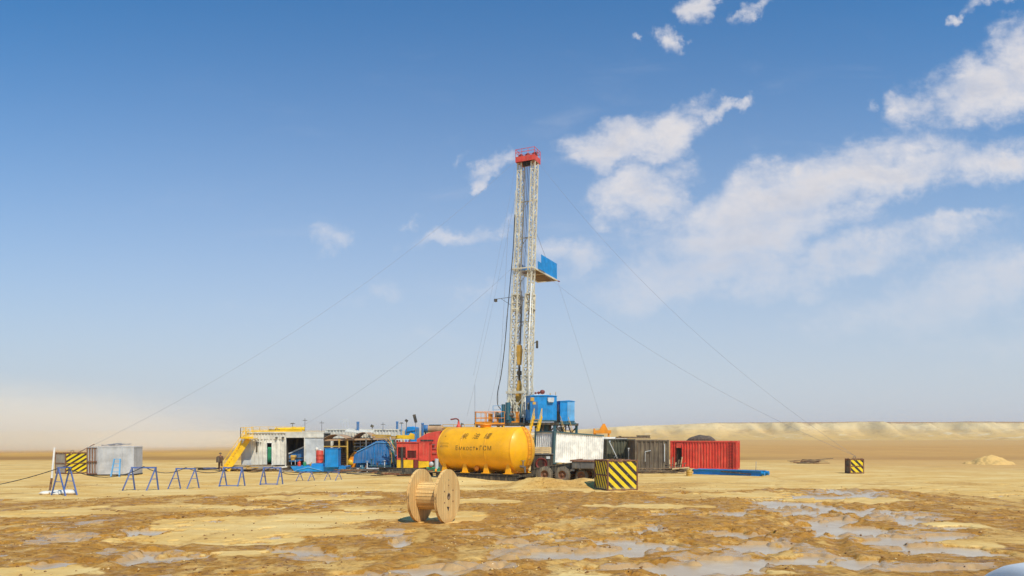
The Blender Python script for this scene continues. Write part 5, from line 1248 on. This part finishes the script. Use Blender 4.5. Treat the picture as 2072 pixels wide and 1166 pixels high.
# raised ribbed white container behind
container('shipping_container', 'white ribbed container raised high behind the shelter, only its top showing', 'container',
          (X(658, 74), 74, .9), R(0), 7.35, 2.44, Z(868.5, 74) - .9, M['cream'], M['cream'], M['cream'], 'shipping containers around the rig', pitch=.3)
mb = MB(); mb.span((0, 0, 0), (7.2, .4, .88)); mb.span((0, 1.9, 0), (7.2, 2.3, .88)); mb.span((0.2, .402, .6), (.5, 1.898, .88)); mb.span((6.6, .402, .6), (6.9, 1.898, .88)); o = mb.build('container_base', M['rust']); o.location = (X(659, 74.1), 74.15, 0); tag(o, 'rusty steel base under the raised white ribbed container', 'base')
# yellow engine under the shelter
t = thing('diesel_engine', 'orange yellow diesel engine leaning under the shelter beside the blue pump', 'engine', (X(707, 69), 69, .35))
mb = MB(); mb.prism([(-.1, 0), (.55, 0), (.62, .9), (.72, 1.45), (.45, 1.5), (.05, 1.1), (-.15, .5)], 0, .8); mb.build('block', M['orange'], t, .03)
mb = MB(); mb.tube((.35, .4, 1.45), (.38, .4, 2.1), .13, 12); mb.build('exhaust', M['black'], t)
mb = MB(); mb.lathe([(0, 0), (.28, 0), (.28, .12), (.1, .16), (0, .16)], (.1, -.16, .45), 'y', 18); mb.build('flywheel', M['yellow'], t)
t = thing('generator', 'dark brown generator set between the two yellow shelter posts', 'generator', (X(689, 69.5), 69.5, .3))
mb = MB(); mb.span((0, 0, 0), (.75, 1.2, 1.35)); mb.build('housing', M['rust'], t, .03)
mb = MB()
for k in range(6): mb.span((.08, -.03, .2 + k * .18), (.67, -.001, .29 + k * .18))
mb.build('louvre', M['dark'], t)
mb = MB(); mb.lathe([(0, 0), (.45, 0), (.52, .08), (.45, .25), (0, .32)], (-.35, .5, 1.9), 'z', 20); mb.tube((-.35, .5, 0), (-.35, .5, 1.9), .06); o = mb.build('dark_hood', M['tarp']); o.parent = t
mb = MB(); mb.span((0, 0, 0), (.55, 1.0, 1.9)); mb.span((.1, -.04, .9), (.45, -.001, 1.6), 1); o = mb.build('control_cabinet', [M['brown'], M['dark']]); o.location = (X(721, 70), 70, .5); tag(o, 'dark brown control cabinet behind the orange yellow engine', 'cabinet')

# blue mud pump with sloping guard
PYY = 67.0; p0 = X(714, PYY); t = thing('mud_pump', 'large blue mud pump with sloping belt guard left of the red cabin', 'pump', (p0, PYY, 0)); q = lambda a: (a - 714) * PYY / 1500
zz = lambda a: Z(a, PYY)
mb = MB(); mb.prism([(q(714), zz(938)), (q(716), zz(922)), (q(724), zz(913)), (q(761), zz(893)), (q(778), zz(891)), (q(790), zz(894)), (q(796), zz(912)), (q(800), zz(941)), (q(750), zz(941)), (q(748), zz(937))], 0, .9); mb.build('belt_guard', M['dblue'], t, .03)
mb = MB(); mb.bar((q(722), -.04, zz(915)), (q(763), -.04, zz(895)), .09, .05); mb.bar((q(763), -.04, zz(895)), (q(789), -.04, zz(896)), .06, .05)
mb.build('edge_strip', M['pblue'], t)
for a in (742, 758, 771, 783): mb = MB(); mb.bar((q(a), -.04, zz(939)), (q(a), -.04, zz(905 if a > 750 else 911)), .05); mb.build('rib', M['blue'], t)
mb = MB(); mb.prism([(q(765), zz(912)), (q(786), zz(909)), (q(788), zz(934)), (q(763), zz(934))], -.07, -.002); mb.build('access_cover', M['dblue'], t)
mb = MB(); mb.span((q(716), 1.0, .3), (q(800), 2.2, 1.5)); mb.tube((q(730), 1.2, 1.5), (q(730), 1.2, 2.1), .25, 14); mb.build('gear_case', M['blue'], t, .04)
for k, (a, b_) in enumerate(((779, 890), (783, 899), (787, 905), (776, 886))): mb = MB(); mb.path(smooth([(q(a), -.1, zz(b_)), (q(a + 8), -.2, zz(b_ + 6)), (q(a + 13), -.15, zz(b_ + 16)), (q(a + 14), -.1, zz(940))]), .04, 6); mb.build('hose', [M['barrel'], M['teal'], M['lgrey'], M['tarp2']][k], t)
mb = MB(); mb.span((q(716), -.3, .12), (q(802), 2.3, .30)); mb.build('skid', M['black'], t)
mb = MB(); mb.bar((q(700), -.5, .42), (q(802), -.55, .42), .06); mb.bar((q(700), -.5, .42), (q(700), -.5, 0), .06); mb.bar((q(750), -.52, .42), (q(750), -.52, 0), .06); mb.bar((q(800), -.55, .42), (q(800), -.55, 0), .06); mb.build('guard_rail', M['steel'], t)
mb = MB(); mb.lathe([(0, 0), (.18, 0), (.2, .1), (.2, .35), (.1, .4), (.1, .55), (0, .55)], (q(735), -.45, .12), 'z', 14); mb.tube((q(735), -.45, .4), (q(745), -.45, .35), .08); mb.build('valve', M['teal'], t)

# red and yellow engine house
RYY = 65.0; t = thing('engine_house', 'red engine house with yellow lower panels and dark grilles beside the tank', 'engine house', (X(803, RYY), RYY, 0)); q = lambda a: (a - 803) * RYY / 1500; zz = lambda a: Z(a, RYY)
mb = MB(); mb.span((q(803), 0, zz(905)), (q(846), .06, zz(896))); mb.span((q(803), 0, zz(931)), (q(805), .06, zz(905))); mb.span((q(821), 0, zz(931)), (q(824), .06, zz(905))); mb.span((q(842), 0, zz(931)), (q(846), .06, zz(905))); mb.span((q(824), .0, zz(912)), (q(842), .06, zz(905))); mb.span((q(805), 0, zz(930.5)), (q(842), .05, zz(927)))
mb.build('front_frame', M['red'], t)
for a, b_, c_, d_ in ((805, 821, 927, 905), (824, 842, 927, 912)):
    mb = MB(); mb.span((q(a), .1, zz(c_)), (q(b_), .13, zz(d_)))
    for k in range(8): z_ = zz(c_) + (zz(d_) - zz(c_)) * (k + .5) / 8; mb.span((q(a), .04, z_ - .02), (q(b_), .08, z_ + .02), 1)
    mb.build('grille', [M['dark'], M['dred']], t)
for a, b_ in ((803, 811), (816.5, 836)): mb = MB(); mb.span((q(a), -.02, zz(947)), (q(b_), .05, zz(930.7))); mb.build('lower_panel', M['yellow'], t)
mb = MB(); mb.span((q(837), -.01, zz(947)), (q(846), .05, zz(930.7))); mb.build('lower_panel', M['dred'], t)
mb = MB(); mb.span((q(811.5), -.1, zz(950)), (q(816), -.03, zz(905))); mb.build('drain_post', M['black'], t)
mb = MB(); mb.span((q(847), -.05, zz(933)), (q(868), .03, zz(896))); mb.build('side_door', M['red'], t)
mb = MB(); mb.prism([(q(847), zz(947)), (q(868), zz(945)), (q(868), zz(933.2)), (q(862), zz(934)), (q(847), zz(933.2))], -.06, .03); mb.build('door_band', M['yellow'], t)
mb = MB(); mb.span((q(803), 2.3, zz(948)), (q(868), 2.36, zz(896))); mb.span((q(803), .07, zz(948)), (q(803) + .05, 2.3, zz(896.1))); mb.span((q(866), .07, zz(948)), (q(866) + .05, 2.3, zz(896.1))); mb.build('rear_wall', M['red'], t)
mb = MB(); mb.span((q(802), -.08, zz(895.8)), (q(869), 2.4, zz(894.5))); mb.build('roof', M['red'], t)
mb = MB(); mb.span((q(803), -.1, zz(952)), (q(885), 2.4, zz(948.2))); mb.build('base', M['black'], t)
mb = MB()
for k in range(10): mb.bar((q(801) + k * .13, -.05, zz(894.4)), (q(801) + k * .13, -.05, zz(890)), .03, m=k % 2)
mb.bar((q(801), -.05, zz(890)), (q(801) + 1.2, -.05, zz(890)), .04); mb.build('roof_railing', [M['white'], M['red']], t)
# red hood behind it
HY = 68.5; t2 = thing('engine_hood', 'tall red sloping hood rising behind the engine house to the tank', 'hood', (X(843, HY), HY, 0)); q = lambda a: (a - 843) * HY / 1500; zz = lambda a: Z(a, HY)
mb = MB(); mb.prism([(q(843), 1.0), (q(843), zz(889)), (q(864), zz(877)), (q(884), zz(873)), (q(902), zz(872)), (q(902), 1.0)], 0, 2.2); mb.build('housing', M['red'], t2, .03)
mb = MB(); mb.span((q(851), -.04, zz(893)), (q(877), -.001, zz(890))); mb.build('slot', M['dark'], t2)
mb = MB(); mb.span((q(843), .1, 0), (q(902), 2.1, 1.0)); mb.build('base', M['black'], t2)
mb = MB(); mb.bar((q(868), -.1, zz(948)), (q(868), -.1, zz(898)), .08); mb.bar((q(873), -.15, zz(948)), (q(873), -.15, zz(899)), .05); mb.bar((q(868), -.1, zz(907)), (q(884), -.1, zz(907)), .05); mb.bar((q(868), -.1, zz(917)), (q(884), -.1, zz(917)), .05); mb.bar((q(868), -.12, zz(900)), (q(880), -.12, zz(900)), .09)
mb.build('pipework', M['steel'], t2)
# pump pieces by the tank's left end
t = thing('transfer_pump', 'small white and green transfer pump at the left end of the yellow tank', 'pump', (X(868, 63), 63, .25))
mb = MB(); mb.lathe([(0, 0), (.18, 0), (.20, .06), (.20, .2), (.12, .26), (0, .26)], (.2, -.2, .65), 'y', 20); mb.build('volute', M['lgrey'], t)
mb = MB(); mb.tube((.65, 0, .25), (.65, 0, 1.1), .16, 14); mb.build('motor', M['lgrey'], t)
mb = MB(); mb.tube((-.2, 0, .3), (.9, 0, .3), .1, 10); mb.box((.3, 0, .1), (1.3, .5, .15)); mb.build('base', M['green'], t)
mb = MB(); mb.tube((.55, -.3, .1), (.7, -.3, .1), .16, 12); mb.build('coupling', M['orange'], t)

# vessels, pipes and lamps above the middle yard
t = thing('mud_tank', 'blue mud tank top showing above the yellow beam', 'tank', (X(819, 76), 76, 0))
q = lambda a: (a - 819) * 76 / 1500; zz = lambda a: Z(a, 76)
mb = MB(); mb.prism([(q(819), 0), (q(843), 0), (q(843), zz(865)), (q(836), zz(863)), (q(824), zz(864)), (q(819), zz(872))], 0, 2.2); mb.build('shell', M['blue'], t, .05)
mb = MB(); mb.bar((q(822), -.05, zz(874)), (q(843), -.05, zz(870)), .08); mb.build('pipe', M['dblue'], t)
t = thing('pressure_vessel', 'dark horizontal vessel with brown side lying above the red hood', 'vessel', (X(862, 76), 76, 3.3))
mb = MB(); mb.lathe([(0, -.15), (.25, -.1), (.36, 0), (.38, .1), (.38, 1.9), (.36, 2.0), (.2, 2.12), (0, 2.15)], (-.35, .4, .72), 'x', 22); mb.build('shell', M['tarp2'], t)
mb = MB(); mb.lathe([(.385, 0), (.40, .02), (.40, .5), (.385, .52)], (-.35, .4, .72), 'x', 22); mb.build('end_band', M['dblue'], t)
mb = MB(); mb.box((.9, .4, 1.12), (1.2, .5, .06)); mb.build('walkway', M['teal'], t)
for x in (-.1, .8, 1.5): mb = MB(); mb.bar((x, .4, -3.3), (x, .4, .4), .14); mb.build('leg', M['dark'], t)
for k, (a, b_, Y, r, lb) in enumerate(((723, 853.5, 73, .13, 'dark blue vertical pipe above the white ribbed roof'), (802.5, 853, 75, .11, 'blue vertical pipe left of the blue mud tank'), (854, 856, 75.5, .13, 'short blue vertical pipe beside the dark vessel'))):
    mb = MB(); z1 = Z(b_, Y); mb.tube((0, 0, 0), (.06, 0, z1), r, 12); mb.lathe([(r * 1.15, z1 - .12), (r * 1.15, z1), (0, z1)], (.06, 0, 0), 'z', 12); o = mb.build('standing_pipe', M['dblue']); o.location = (X(a, Y), Y, 0); tag(o, lb, 'pipe', 'blue standing pipes above the yard')
lamp_pole('tallest dark floodlight above the engine house', 841, 853, 74, 3.0, 'flood')
lamp_pole('small dark lamp tilted above the blue mud tank', 822.5, 851.5, 75, 3.0, 'small', 'steel')
lamp_pole('tilted dark lamp over the white ribbed roof', 753, 862.5, 73.5, 3.9, 'small', 'steel')
lamp_pole('thin mast with crossbar on the white ribbed roof', 775, 859, 74, 3.9, 'tee')
lamp_pole('pale post with small disc left of the blue mud tank', 812.5, 857, 75, 3.0, 'disc', 'pblue')
mb = MB(); mb.bar((-.1, 0, .7), (.9, 0, .75), .05); 
for x in (0, .28, .56, .84): mb.bar((x, 0, 0), (x, 0, .95), .035)
mb.bar((0, 0, .95), (.84, 0, .95), .04); o = mb.build('roof_frame', M['lgrey']); o.location = (X(690, 74.5), 74.5, Z(868, 74)); tag(o, 'pale metal frame standing on the white ribbed roof', 'frame')
YB = 70; mb = MB(); mb.prism([(0, .0), (2.0, -.12), (2.0, .38), (1.65, .5), (1.5, .28), (.35, .3)], 0, .5); mb.bar((-.6, .1, .2), (.4, .1, .12), .2, .12, 1); o = mb.build('crane_boom', [M['yellow'], M['dark']]); o.location = (X(795, YB), YB, Z(887, YB)); tag(o, 'lemon yellow boom lying above the engine house roof', 'boom'); o['label'] = 'lemon yellow boom with dark tip lying above the engine house roof'
mb = MB(); mb.bar((0, .25, 0), (0, .25, 3.05), .14); mb.bar((1.3, .25, 0), (1.3, .25, 3.0), .14); mb.bar((0, .25, 1.5), (1.3, .25, 1.5), .1); o = mb.build('boom_rest', M['steel']); o.location = (X(800, YB), YB + .05, 0); tag(o, 'steel trestle frame holding up the lemon yellow boom', 'support')
# fire monitor above the tank, yellow pipe behind the tank
MY = 62; t = thing('fire_monitor', 'red water monitor nozzle on a post above the tank', 'water monitor', (X(928, MY), MY, 0))
mb = MB(); mb.tube((0, 0, 0), (0, 0, 3.75), .10, 12); mb.build('post', M['dred'], t)
mb = MB(); mb.lathe([(.12, 0), (.20, .02), (.20, .35), (.16, .42), (.10, .5), (.08, .75)], (0, 0, 3.75), 'z', 18); mb.build('body', M['red'], t)
mb = MB(); mb.path(smooth([(0, 0, 4.4), (-.02, 0, 4.62), (-.2, 0, 4.72), (-.55, 0, 4.68), (-.68, 0, 4.66)]), .06, 8); mb.build('nozzle', M['dred'], t)
PYb = 68; o = railing('pipe_rail', [(X(896, PYb), PYb), (X(962, PYb), PYb)], Z(867, PYb), M['barrel'], None, .34, .9, .05, (1.0,)); tag(o, 'yellow pipe rail running behind the top of the tank', 'railing')
mb = MB(); mb.span((0, 0, 0), (3.2, 1.5, .1)); [mb.bar((x, .7, -3.95), (x, .7, 0), .12) for x in (.2, 1.6, 3.0)]; o = mb.build('walkway', M['rust']); o.location = (X(894, PYb), PYb - .1, Z(867, PYb) - .1); tag(o, 'rusty walkway on posts hidden behind the yellow tank', 'walkway')

# ------------------------------------------------------------------ things lying on the ground
def pile(name, label, cat, x, y, n, L, W, mt, kinds=(.08, .14), seed=0, part='plank', group=None, rz=0):
    rr = random.Random(seed); t = thing(name, label, cat, (x, y, gz(x, y)), rz, group)
    for k in range(n):
        l = L * rr.uniform(.5, 1); w = rr.uniform(*kinds); mb = MB(); cx_, cy_ = rr.uniform(-L * .25, L * .25), rr.uniform(-W / 2, W / 2); a = rr.uniform(-.35, .35); dz = rr.uniform(-.04, .10)
        d = Vector((math.cos(a), math.sin(a), dz)) * l / 2; c_ = Vector((cx_, cy_, w / 2 + .05 + .09 * (k // 4)))
        mb.bar(c_ - d, c_ + d, w, w * rr.uniform(.4, 1)); mb.build(part, mt[k % len(mt)], t)
    return t
TW = [M['timber'], M['rust'], M['brown'], M['steel']]
pile('timber_pile', 'dark timbers and pipes lying left of the tank skid', 'timber', X(820, 60), 60, 14, 4.2, 1.2, [M['black'], M['timber'], M['dark'], M['rust']], (.16, .28), 1, 'beam')
pile('pipe_pile', 'loose pipes and hoses on the ground before the blue mud pump', 'pipes', X(760, 64.5), 64.8, 16, 3.4, 1.6, [M['steel'], M['teal'], M['rust'], M['dark']], (.05, .12), 2, 'pipe')
pile('scrap_pile', 'timber scraps under the shelter front', 'scrap', X(700, 65), 65.4, 12, 2.0, 1.2, TW, (.06, .14), 3)
pile('scrap_pile', 'stones and planks under the cream cabin front', 'scrap', X(535, 68.5), 69, 20, 3.0, 1.0, [M['timber'], M['concrete'], M['barrel'], M['plaster']], (.08, .2), 4)
pile('scrap_pile', 'rubble and boards below the yellow stairs', 'scrap', X(478, 69), 69.2, 20, 2.6, 1.2, [M['timber'], M['concrete'], M['brown'], M['barrel']], (.08, .2), 5)
pile('pipe_pile', 'dark pipes lying on the ground left of the brown-clothed worker', 'pipes', X(425, 71), 71.2, 8, 2.2, .8, [M['dark'], M['tblue'], M['black']], (.07, .14), 6, 'pipe')
pile('timber_pile', 'broken pale timbers heaped before the red container doorway', 'timber', X(1372, 65), 65.3, 22, 2.2, 1.0, [M['timber'], M['crate'], M['brown']], (.05, .12), 7)
pile('scrap_pile', 'rusty scrap scattered on the plain left of the far striped block', 'scrap', X(1640, 88), 88, 18, 3.6, 2.2, [M['rust'], M['brown'], M['timber']], (.06, .12), 8, 'scrap_piece')
pile('pipe_pile', 'long thin poles propped low before the brown container', 'poles', X(1330, 64.6), 64.8, 9, 3.2, .5, [M['timber'], M['brown']], (.05, .08), 9, 'pole')
mb = MB()
# leaning broken boards in front of the doorway
bt = thing('broken_pallet', 'broken pallet boards leaning at the red container doorway', 'pallet', (X(1366, 66), 66.2, 0), R(-10))
for k in range(7): mb = MB(); mb.bar((-.6 + k * .2, 0, 0), (-.7 + k * .28, .5, .9 + .5 * ((k * 7) % 3) / 2), .09, .03); mb.build('board', M['crate'] if k % 2 else M['timber'], bt)
for z in (.3, .7): mb = MB(); mb.bar((-.8, .2, z), (1.0, .25, z + .12), .08, .04); mb.build('crosspiece', M['timber'], bt)
can('steel_barrel', 'ochre barrel at the end of the blue beam by the red container', 'barrel', 1390, 1402, 951, 967, 60.5, M['barrel'], None, None, .0)
# rack of planks/table
t = thing('work_table', 'low timber rack on short legs before the brown container', 'rack', (X(1296, 65), 65, 0))
mb = MB(); mb.box((1.9, .3, .42), (4.2, .6, .06)); mb.build('top', M['timber'], t)
for x in (.3, 1.6, 3.6): mb = MB(); mb.bar((x, .1, 0), (x, .1, .39), .08); mb.build('leg', M['timber'], t)
# blue beam skid in front of the red container
a_, b_ = Vector((X(1403, 63.8), 63.8, 0)), Vector((X(1541, 60.3), 60.3, 0)); d_ = b_ - a_
t = thing('blue_skid', 'long low blue steel skid lying before the red container', 'skid', a_, math.atan2(d_.y, d_.x)); Ls = d_.length
for y in (0, 1.1):
    mb = MB(); mb.box((Ls / 2, y, .42), (Ls, .3, .04)); mb.box((Ls / 2, y, .23), (Ls - .02, .06, .34)); mb.box((Ls / 2, y, .04), (Ls, .3, .04)); mb.tube((Ls - .02, y, .23), (Ls + .25, y, .23), .17, 14); mb.build('beam', M['blue'], t)
for x in (.3, 2.2, 4.2, Ls - .6): mb = MB(); mb.tube((x, .05, .25), (x, 1.05, .25), .1, 10); mb.build('cross_pipe', M['blue'], t)
mb = MB(); mb.bar((2.5, -.22, .33), (Ls - .8, -.2, .16), .09); mb.build('loose_bar', M['black'], t)
mb = MB(); mb.path([(Ls - .5, .1, .44), (Ls - .48, .1, 1.2)], .02, 5); mb.build('wire_stub', M['cable'], t)

# ------------------------------------------------------------------ vehicle close on the right
vt = thing('parked_pickup', 'pale silver blue pickup parked at the bottom corner, only roof showing', 'pickup', (5.58, 6.9, 0.0), R(90)); vt.scale = (1, 1, 1.09)
def car_shell():
    # lengthwise stations: (x, half width, sill z, belt z, roof z, roof half width)
    st = [(-2.55,.80,.45,.95,.96,.70),(-2.35,.90,.38,1.05,1.06,.85),(-.95,.92,.36,1.10,1.12,.86),(-.90,.92,.36,1.12,1.55,.78),(-.70,.92,.36,1.12,1.84,.70),(0.2,.92,.36,1.12,1.92,.69),(.75,.92,.36,1.12,1.86,.69),(1.35,.92,.36,1.10,1.28,.80),(1.50,.91,.36,1.08,1.13,.82),(2.2,.88,.38,1.02,1.06,.78),(2.6,.78,.45,.90,.92,.62)]
    mb = MB(); vs = []
    for (x, w, s0, b0, r0, rw) in st:
        prof = [(-w*.9, s0), (-w, s0 + .15), (-w, b0 - .1), (-w*.985, b0), (-rw - .02, r0 - .07), (-rw*.86, r0), (0, r0 + .03), (rw*.86, r0), (rw + .02, r0 - .07), (w*.985, b0), (w, b0 - .1), (w, s0 + .15), (w*.9, s0)]
        vs += [(x, y, z) for y, z in prof]
    n = 13; fs = []; 
    for i in range(len(st)-1):
        for j in range(n): fs.append((i*n+j, i*n+(j+1) % n, (i+1)*n+(j+1) % n, (i+1)*n+j))
    fs += [tuple(range(n)), tuple(range((len(st)-1)*n, len(st)*n))[::-1]]
    mb.add(vs, fs, 0, True); return mb
o = car_shell().build('body', M['body'], vt); sb3 = o.modifiers.new('s', 'SUBSURF'); sb3.levels = 2; sb3.render_levels = 2
for sg in (-1, 1):
    mb = MB(); mb.add([(-.65, sg*.885, 1.22), (.95, sg*.885, 1.22), (.72, sg*.79, 1.56), (-.62, sg*.79, 1.56), (-.65, sg*.86, 1.22), (.95, sg*.86, 1.22), (.72, sg*.765, 1.56), (-.62, sg*.765, 1.56)], [(0,1,2,3),(7,6,5,4),(0,4,5,1),(1,5,6,2),(2,6,7,3),(3,7,4,0)]); mb.build('side_window', M['glass'], vt)
    for x in (-1.6, 1.6): wheel(vt, x, sg * .82, .37, .37, .22)
    mb = MB(); mb.box((2.52, sg * .55, .82), (.1, .3, .14)); mb.build('headlight', M['white'], vt)
mb = MB(); mb.prism([(1.28, 1.19), (.95, 1.58), (.93, 1.57), (1.26, 1.18)], -.56, .56); mb.build('windscreen', M['glass'], vt)

# ------------------------------------------------------------------ air: drifting dust at the left, thin haze over the plain
def vol_mat(name, col, dens, aniso, soft=None):
    m = bpy.data.materials.new(name); m.use_nodes = True; nt = m.node_tree; nt.nodes.clear()
    o = nt.nodes.new('ShaderNodeOutputMaterial'); v_ = nt.nodes.new('ShaderNodeVolumePrincipled'); nt.links.new(v_.outputs[0], o.inputs['Volume'])
    v_.inputs['Color'].default_value = col; v_.inputs['Density'].default_value = dens; v_.inputs['Anisotropy'].default_value = aniso
    if soft:
        tcn = nd(nt, 'ShaderNodeTexCoord'); L = nt.nodes.new('ShaderNodeVectorMath'); L.operation = 'LENGTH'; nt.links.new(tcn.outputs['Object'], L.inputs[0])
        f = rng(nt, L.outputs['Value'], 1.0, .15); n_ = noise(nt, tcn.outputs['Object'], 2.6, 4, .6, .3)
        f = mth(nt, 'MULTIPLY', mth(nt, 'MULTIPLY', f, rng(nt, n_, .3, .62, .25, 1.0)), dens); nt.links.new(f, v_.inputs['Density'])
    return m
def dust(label, c, r, dens, rz):
    mb = MB(); n = 24; prof = [(math.sin(math.pi * k / 14), -math.cos(math.pi * k / 14)) for k in range(15)]
    mb.lathe([(max(a, .001), b_) for a, b_ in prof], (0, 0, 0), 'z', n)
    o = mb.build('dust_cloud', vol_mat('drifting_dust', (.985, .93, .80, 1), dens, -.25, True)); o.location = c; o.scale = r; o.rotation_euler = (0, 0, rz)
    tag(o, label, 'dust', kind='stuff')
dust('wide brown dust cloud drifting over the plain behind the grey cabin', (-124, 160, 4), (84, 52, 14), .050, R(8))
dust('low pale dust trail between the grey cabin and the worker', (-92, 215, 2), (74, 34, 6.5), .034, R(-6))
hb = MB(); hb.span((-5300, -40, -4), (5300, 7300, 62)); o = hb.build('haze', vol_mat('thin_air', (.80, .84, .92, 1), .00022, .3)); tag(o, kind='stuff')
SC.cycles.volume_step_rate = 2.0; SC.cycles.volume_max_steps = 48

t = thing('ladder_frame', 'blue ladder frame leaning on the plain wall of the grey cabin', 'ladder', (X(233, 60), 59.6, 0))
for x in (0, .68): MB().bar((x, -.25, 0), (x * .7 + .1, .1, 1.45), .09).build('rail', M['pblue'], t)
for q in (.28, .5, .72, .98): MB().bar((.1 * q + 0, -.25 + .35 * q, 1.45 * q), (.68 - .1 * q, -.25 + .35 * q, 1.45 * q), .05).build('rung', M['pblue'], t)

t = thing('steel_beams', 'black steel beams lying on the sand left of the tank skid', 'beams', (X(763, 63), 63.2, 0), R(-27))
t.name = 'beam_stack'
for k, (y, z, l) in enumerate(((0, .16, 5.6), (.45, .16, 5.2), (.2, .45, 5.0))):
    mb = MB(); mb.box((l / 2, y, z - .13), (l, .26, .035)); mb.box((l / 2, y, z + .13), (l, .26, .035)); mb.box((l / 2, y, z), (l - .01, .05, .225)); mb.build('beam', M['black'], t)
pile('scrap_pile', 'stones and offcuts left of the end-on blue skid corner', 'scrap', X(575, 67), 67.3, 12, 1.4, .8, [M['timber'], M['concrete'], M['dark']], (.06, .16), 11)

# more of the yard's clutter between the shelter and the engine house
CY = 66.2
t = thing('pipe_manifold', 'grey green pipe manifold low in front of the blue mud pump', 'manifold', (X(742, CY), CY, 0)); q = lambda a: (a - 742) * CY / 1500; zz = lambda a: Z(a, CY)
for k, (a, b_) in enumerate(((743, 934), (752, 930), (764, 938), (778, 933), (790, 928), (797, 936))):
    mb = MB(); mb.tube((q(a), -.05 * (k % 3), 0), (q(a), -.05 * (k % 3), zz(b_)), .06, 8); mb.lathe([(0, 0), (.13, 0), (.13, .04), (0, .05)], (q(a), -.05 * (k % 3), zz(b_)), 'z', 12); mb.build('riser', [M['lgrey'], M['teal'], M['rust']][k % 3], t)
mb = MB(); mb.tube((0, -.1, .35), (q(800), -.1, .38), .08, 8); mb.build('header_pipe', M['lgrey'], t); mb = MB(); mb.tube((q(748), -.2, .62), (q(792), -.2, .58), .05, 8); mb.build('header_pipe', M['teal'], t)
t = thing('scaffold', 'pale yellow frame of thin pipes standing behind the slope of the blue pump', 'frame', (X(716, 69.3), 69.3, 0)); q = lambda a: (a - 716) * 69.3 / 1500; zz = lambda a: Z(a, 69.3)
for a in (718, 729, 741, 752, 764): MB().bar((q(a), 0, 0), (q(a), 0, zz(888)), .05).build('upright', M['lgrey'] if a % 2 else M['barrel'], t)
for b_ in (897, 904, 912): MB().bar((q(716), -.03, zz(b_)), (q(766), -.03, zz(b_ - 1)), .045).build('crossbar', M['lgrey'], t)
MB().bar((q(718), .03, zz(912)), (q(752), .03, zz(889)), .05).build('brace', M['barrel'], t)
t = thing('scaffold', 'tangled light pipes rising between the blue pump and the engine house', 'frame', (X(786, 65.8), 65.8, 0)); q = lambda a: (a - 786) * 65.8 / 1500; zz = lambda a: Z(a, 65.8)
for k, (a, b_, c_, d_) in enumerate(((784, 886, 803, 912), (789, 884, 800, 924), (794, 890, 797, 940), (780, 892, 799, 896), (786, 905, 802, 930))):
    MB().tube((q(a), .04 * k, zz(b_)), (q(c_), .04 * k, zz(d_)), .04, 7).build('pipe', [M['barrel'], M['lgrey'], M['green'], M['timber'], M['teal']][k], t)
MB().bar((q(797), .1, 0), (q(797), .1, zz(890)), .07).build('upright', M['steel'], t)
mb = MB(); mb.prism([(0, 0), (2.6, 0), (2.6, .05), (0, .05)], 0, 2.0)
for k in range(13): mb.span((.03 + k * .2, -.01, .05), (.12 + k * .2, 2.0, .09))
o = mb.build('roof_sheet', M['cream']); o.location = (X(700, 72.5), 71.6, Z(875, 72.5)); o.rotation_euler = (R(9), R(4), 0); tag(o, 'loose pale ribbed roof sheet tilted above the middle of the shelter', 'roof sheet')
for k, p_ in enumerate((676, 694, 728, 738)):
    mb = MB(); mb.box((0, 0, .2), (.5, .4, .4)); mb.box((.1, -.22, .25), (.2, .05, .2), 1); mb.tube((.1, 0, .4), (.1, 0, .62), .06, 8); o = mb.build('tool_box', [[M['green'], M['tarp'], M['lgrey'], M['rust']][k], M['dark']]); o.location = (X(p_, 66.9), 66.9 if k > 1 else 67.2, .02)
    tag(o, ['green tool box by the first yellow shelter post', 'dark brown tool box between the yellow shelter posts', 'pale grey tool box at the nose of the blue pump', 'rusty tool box under the slope of the blue pump'][k], 'box', 'tool boxes under the shelter')
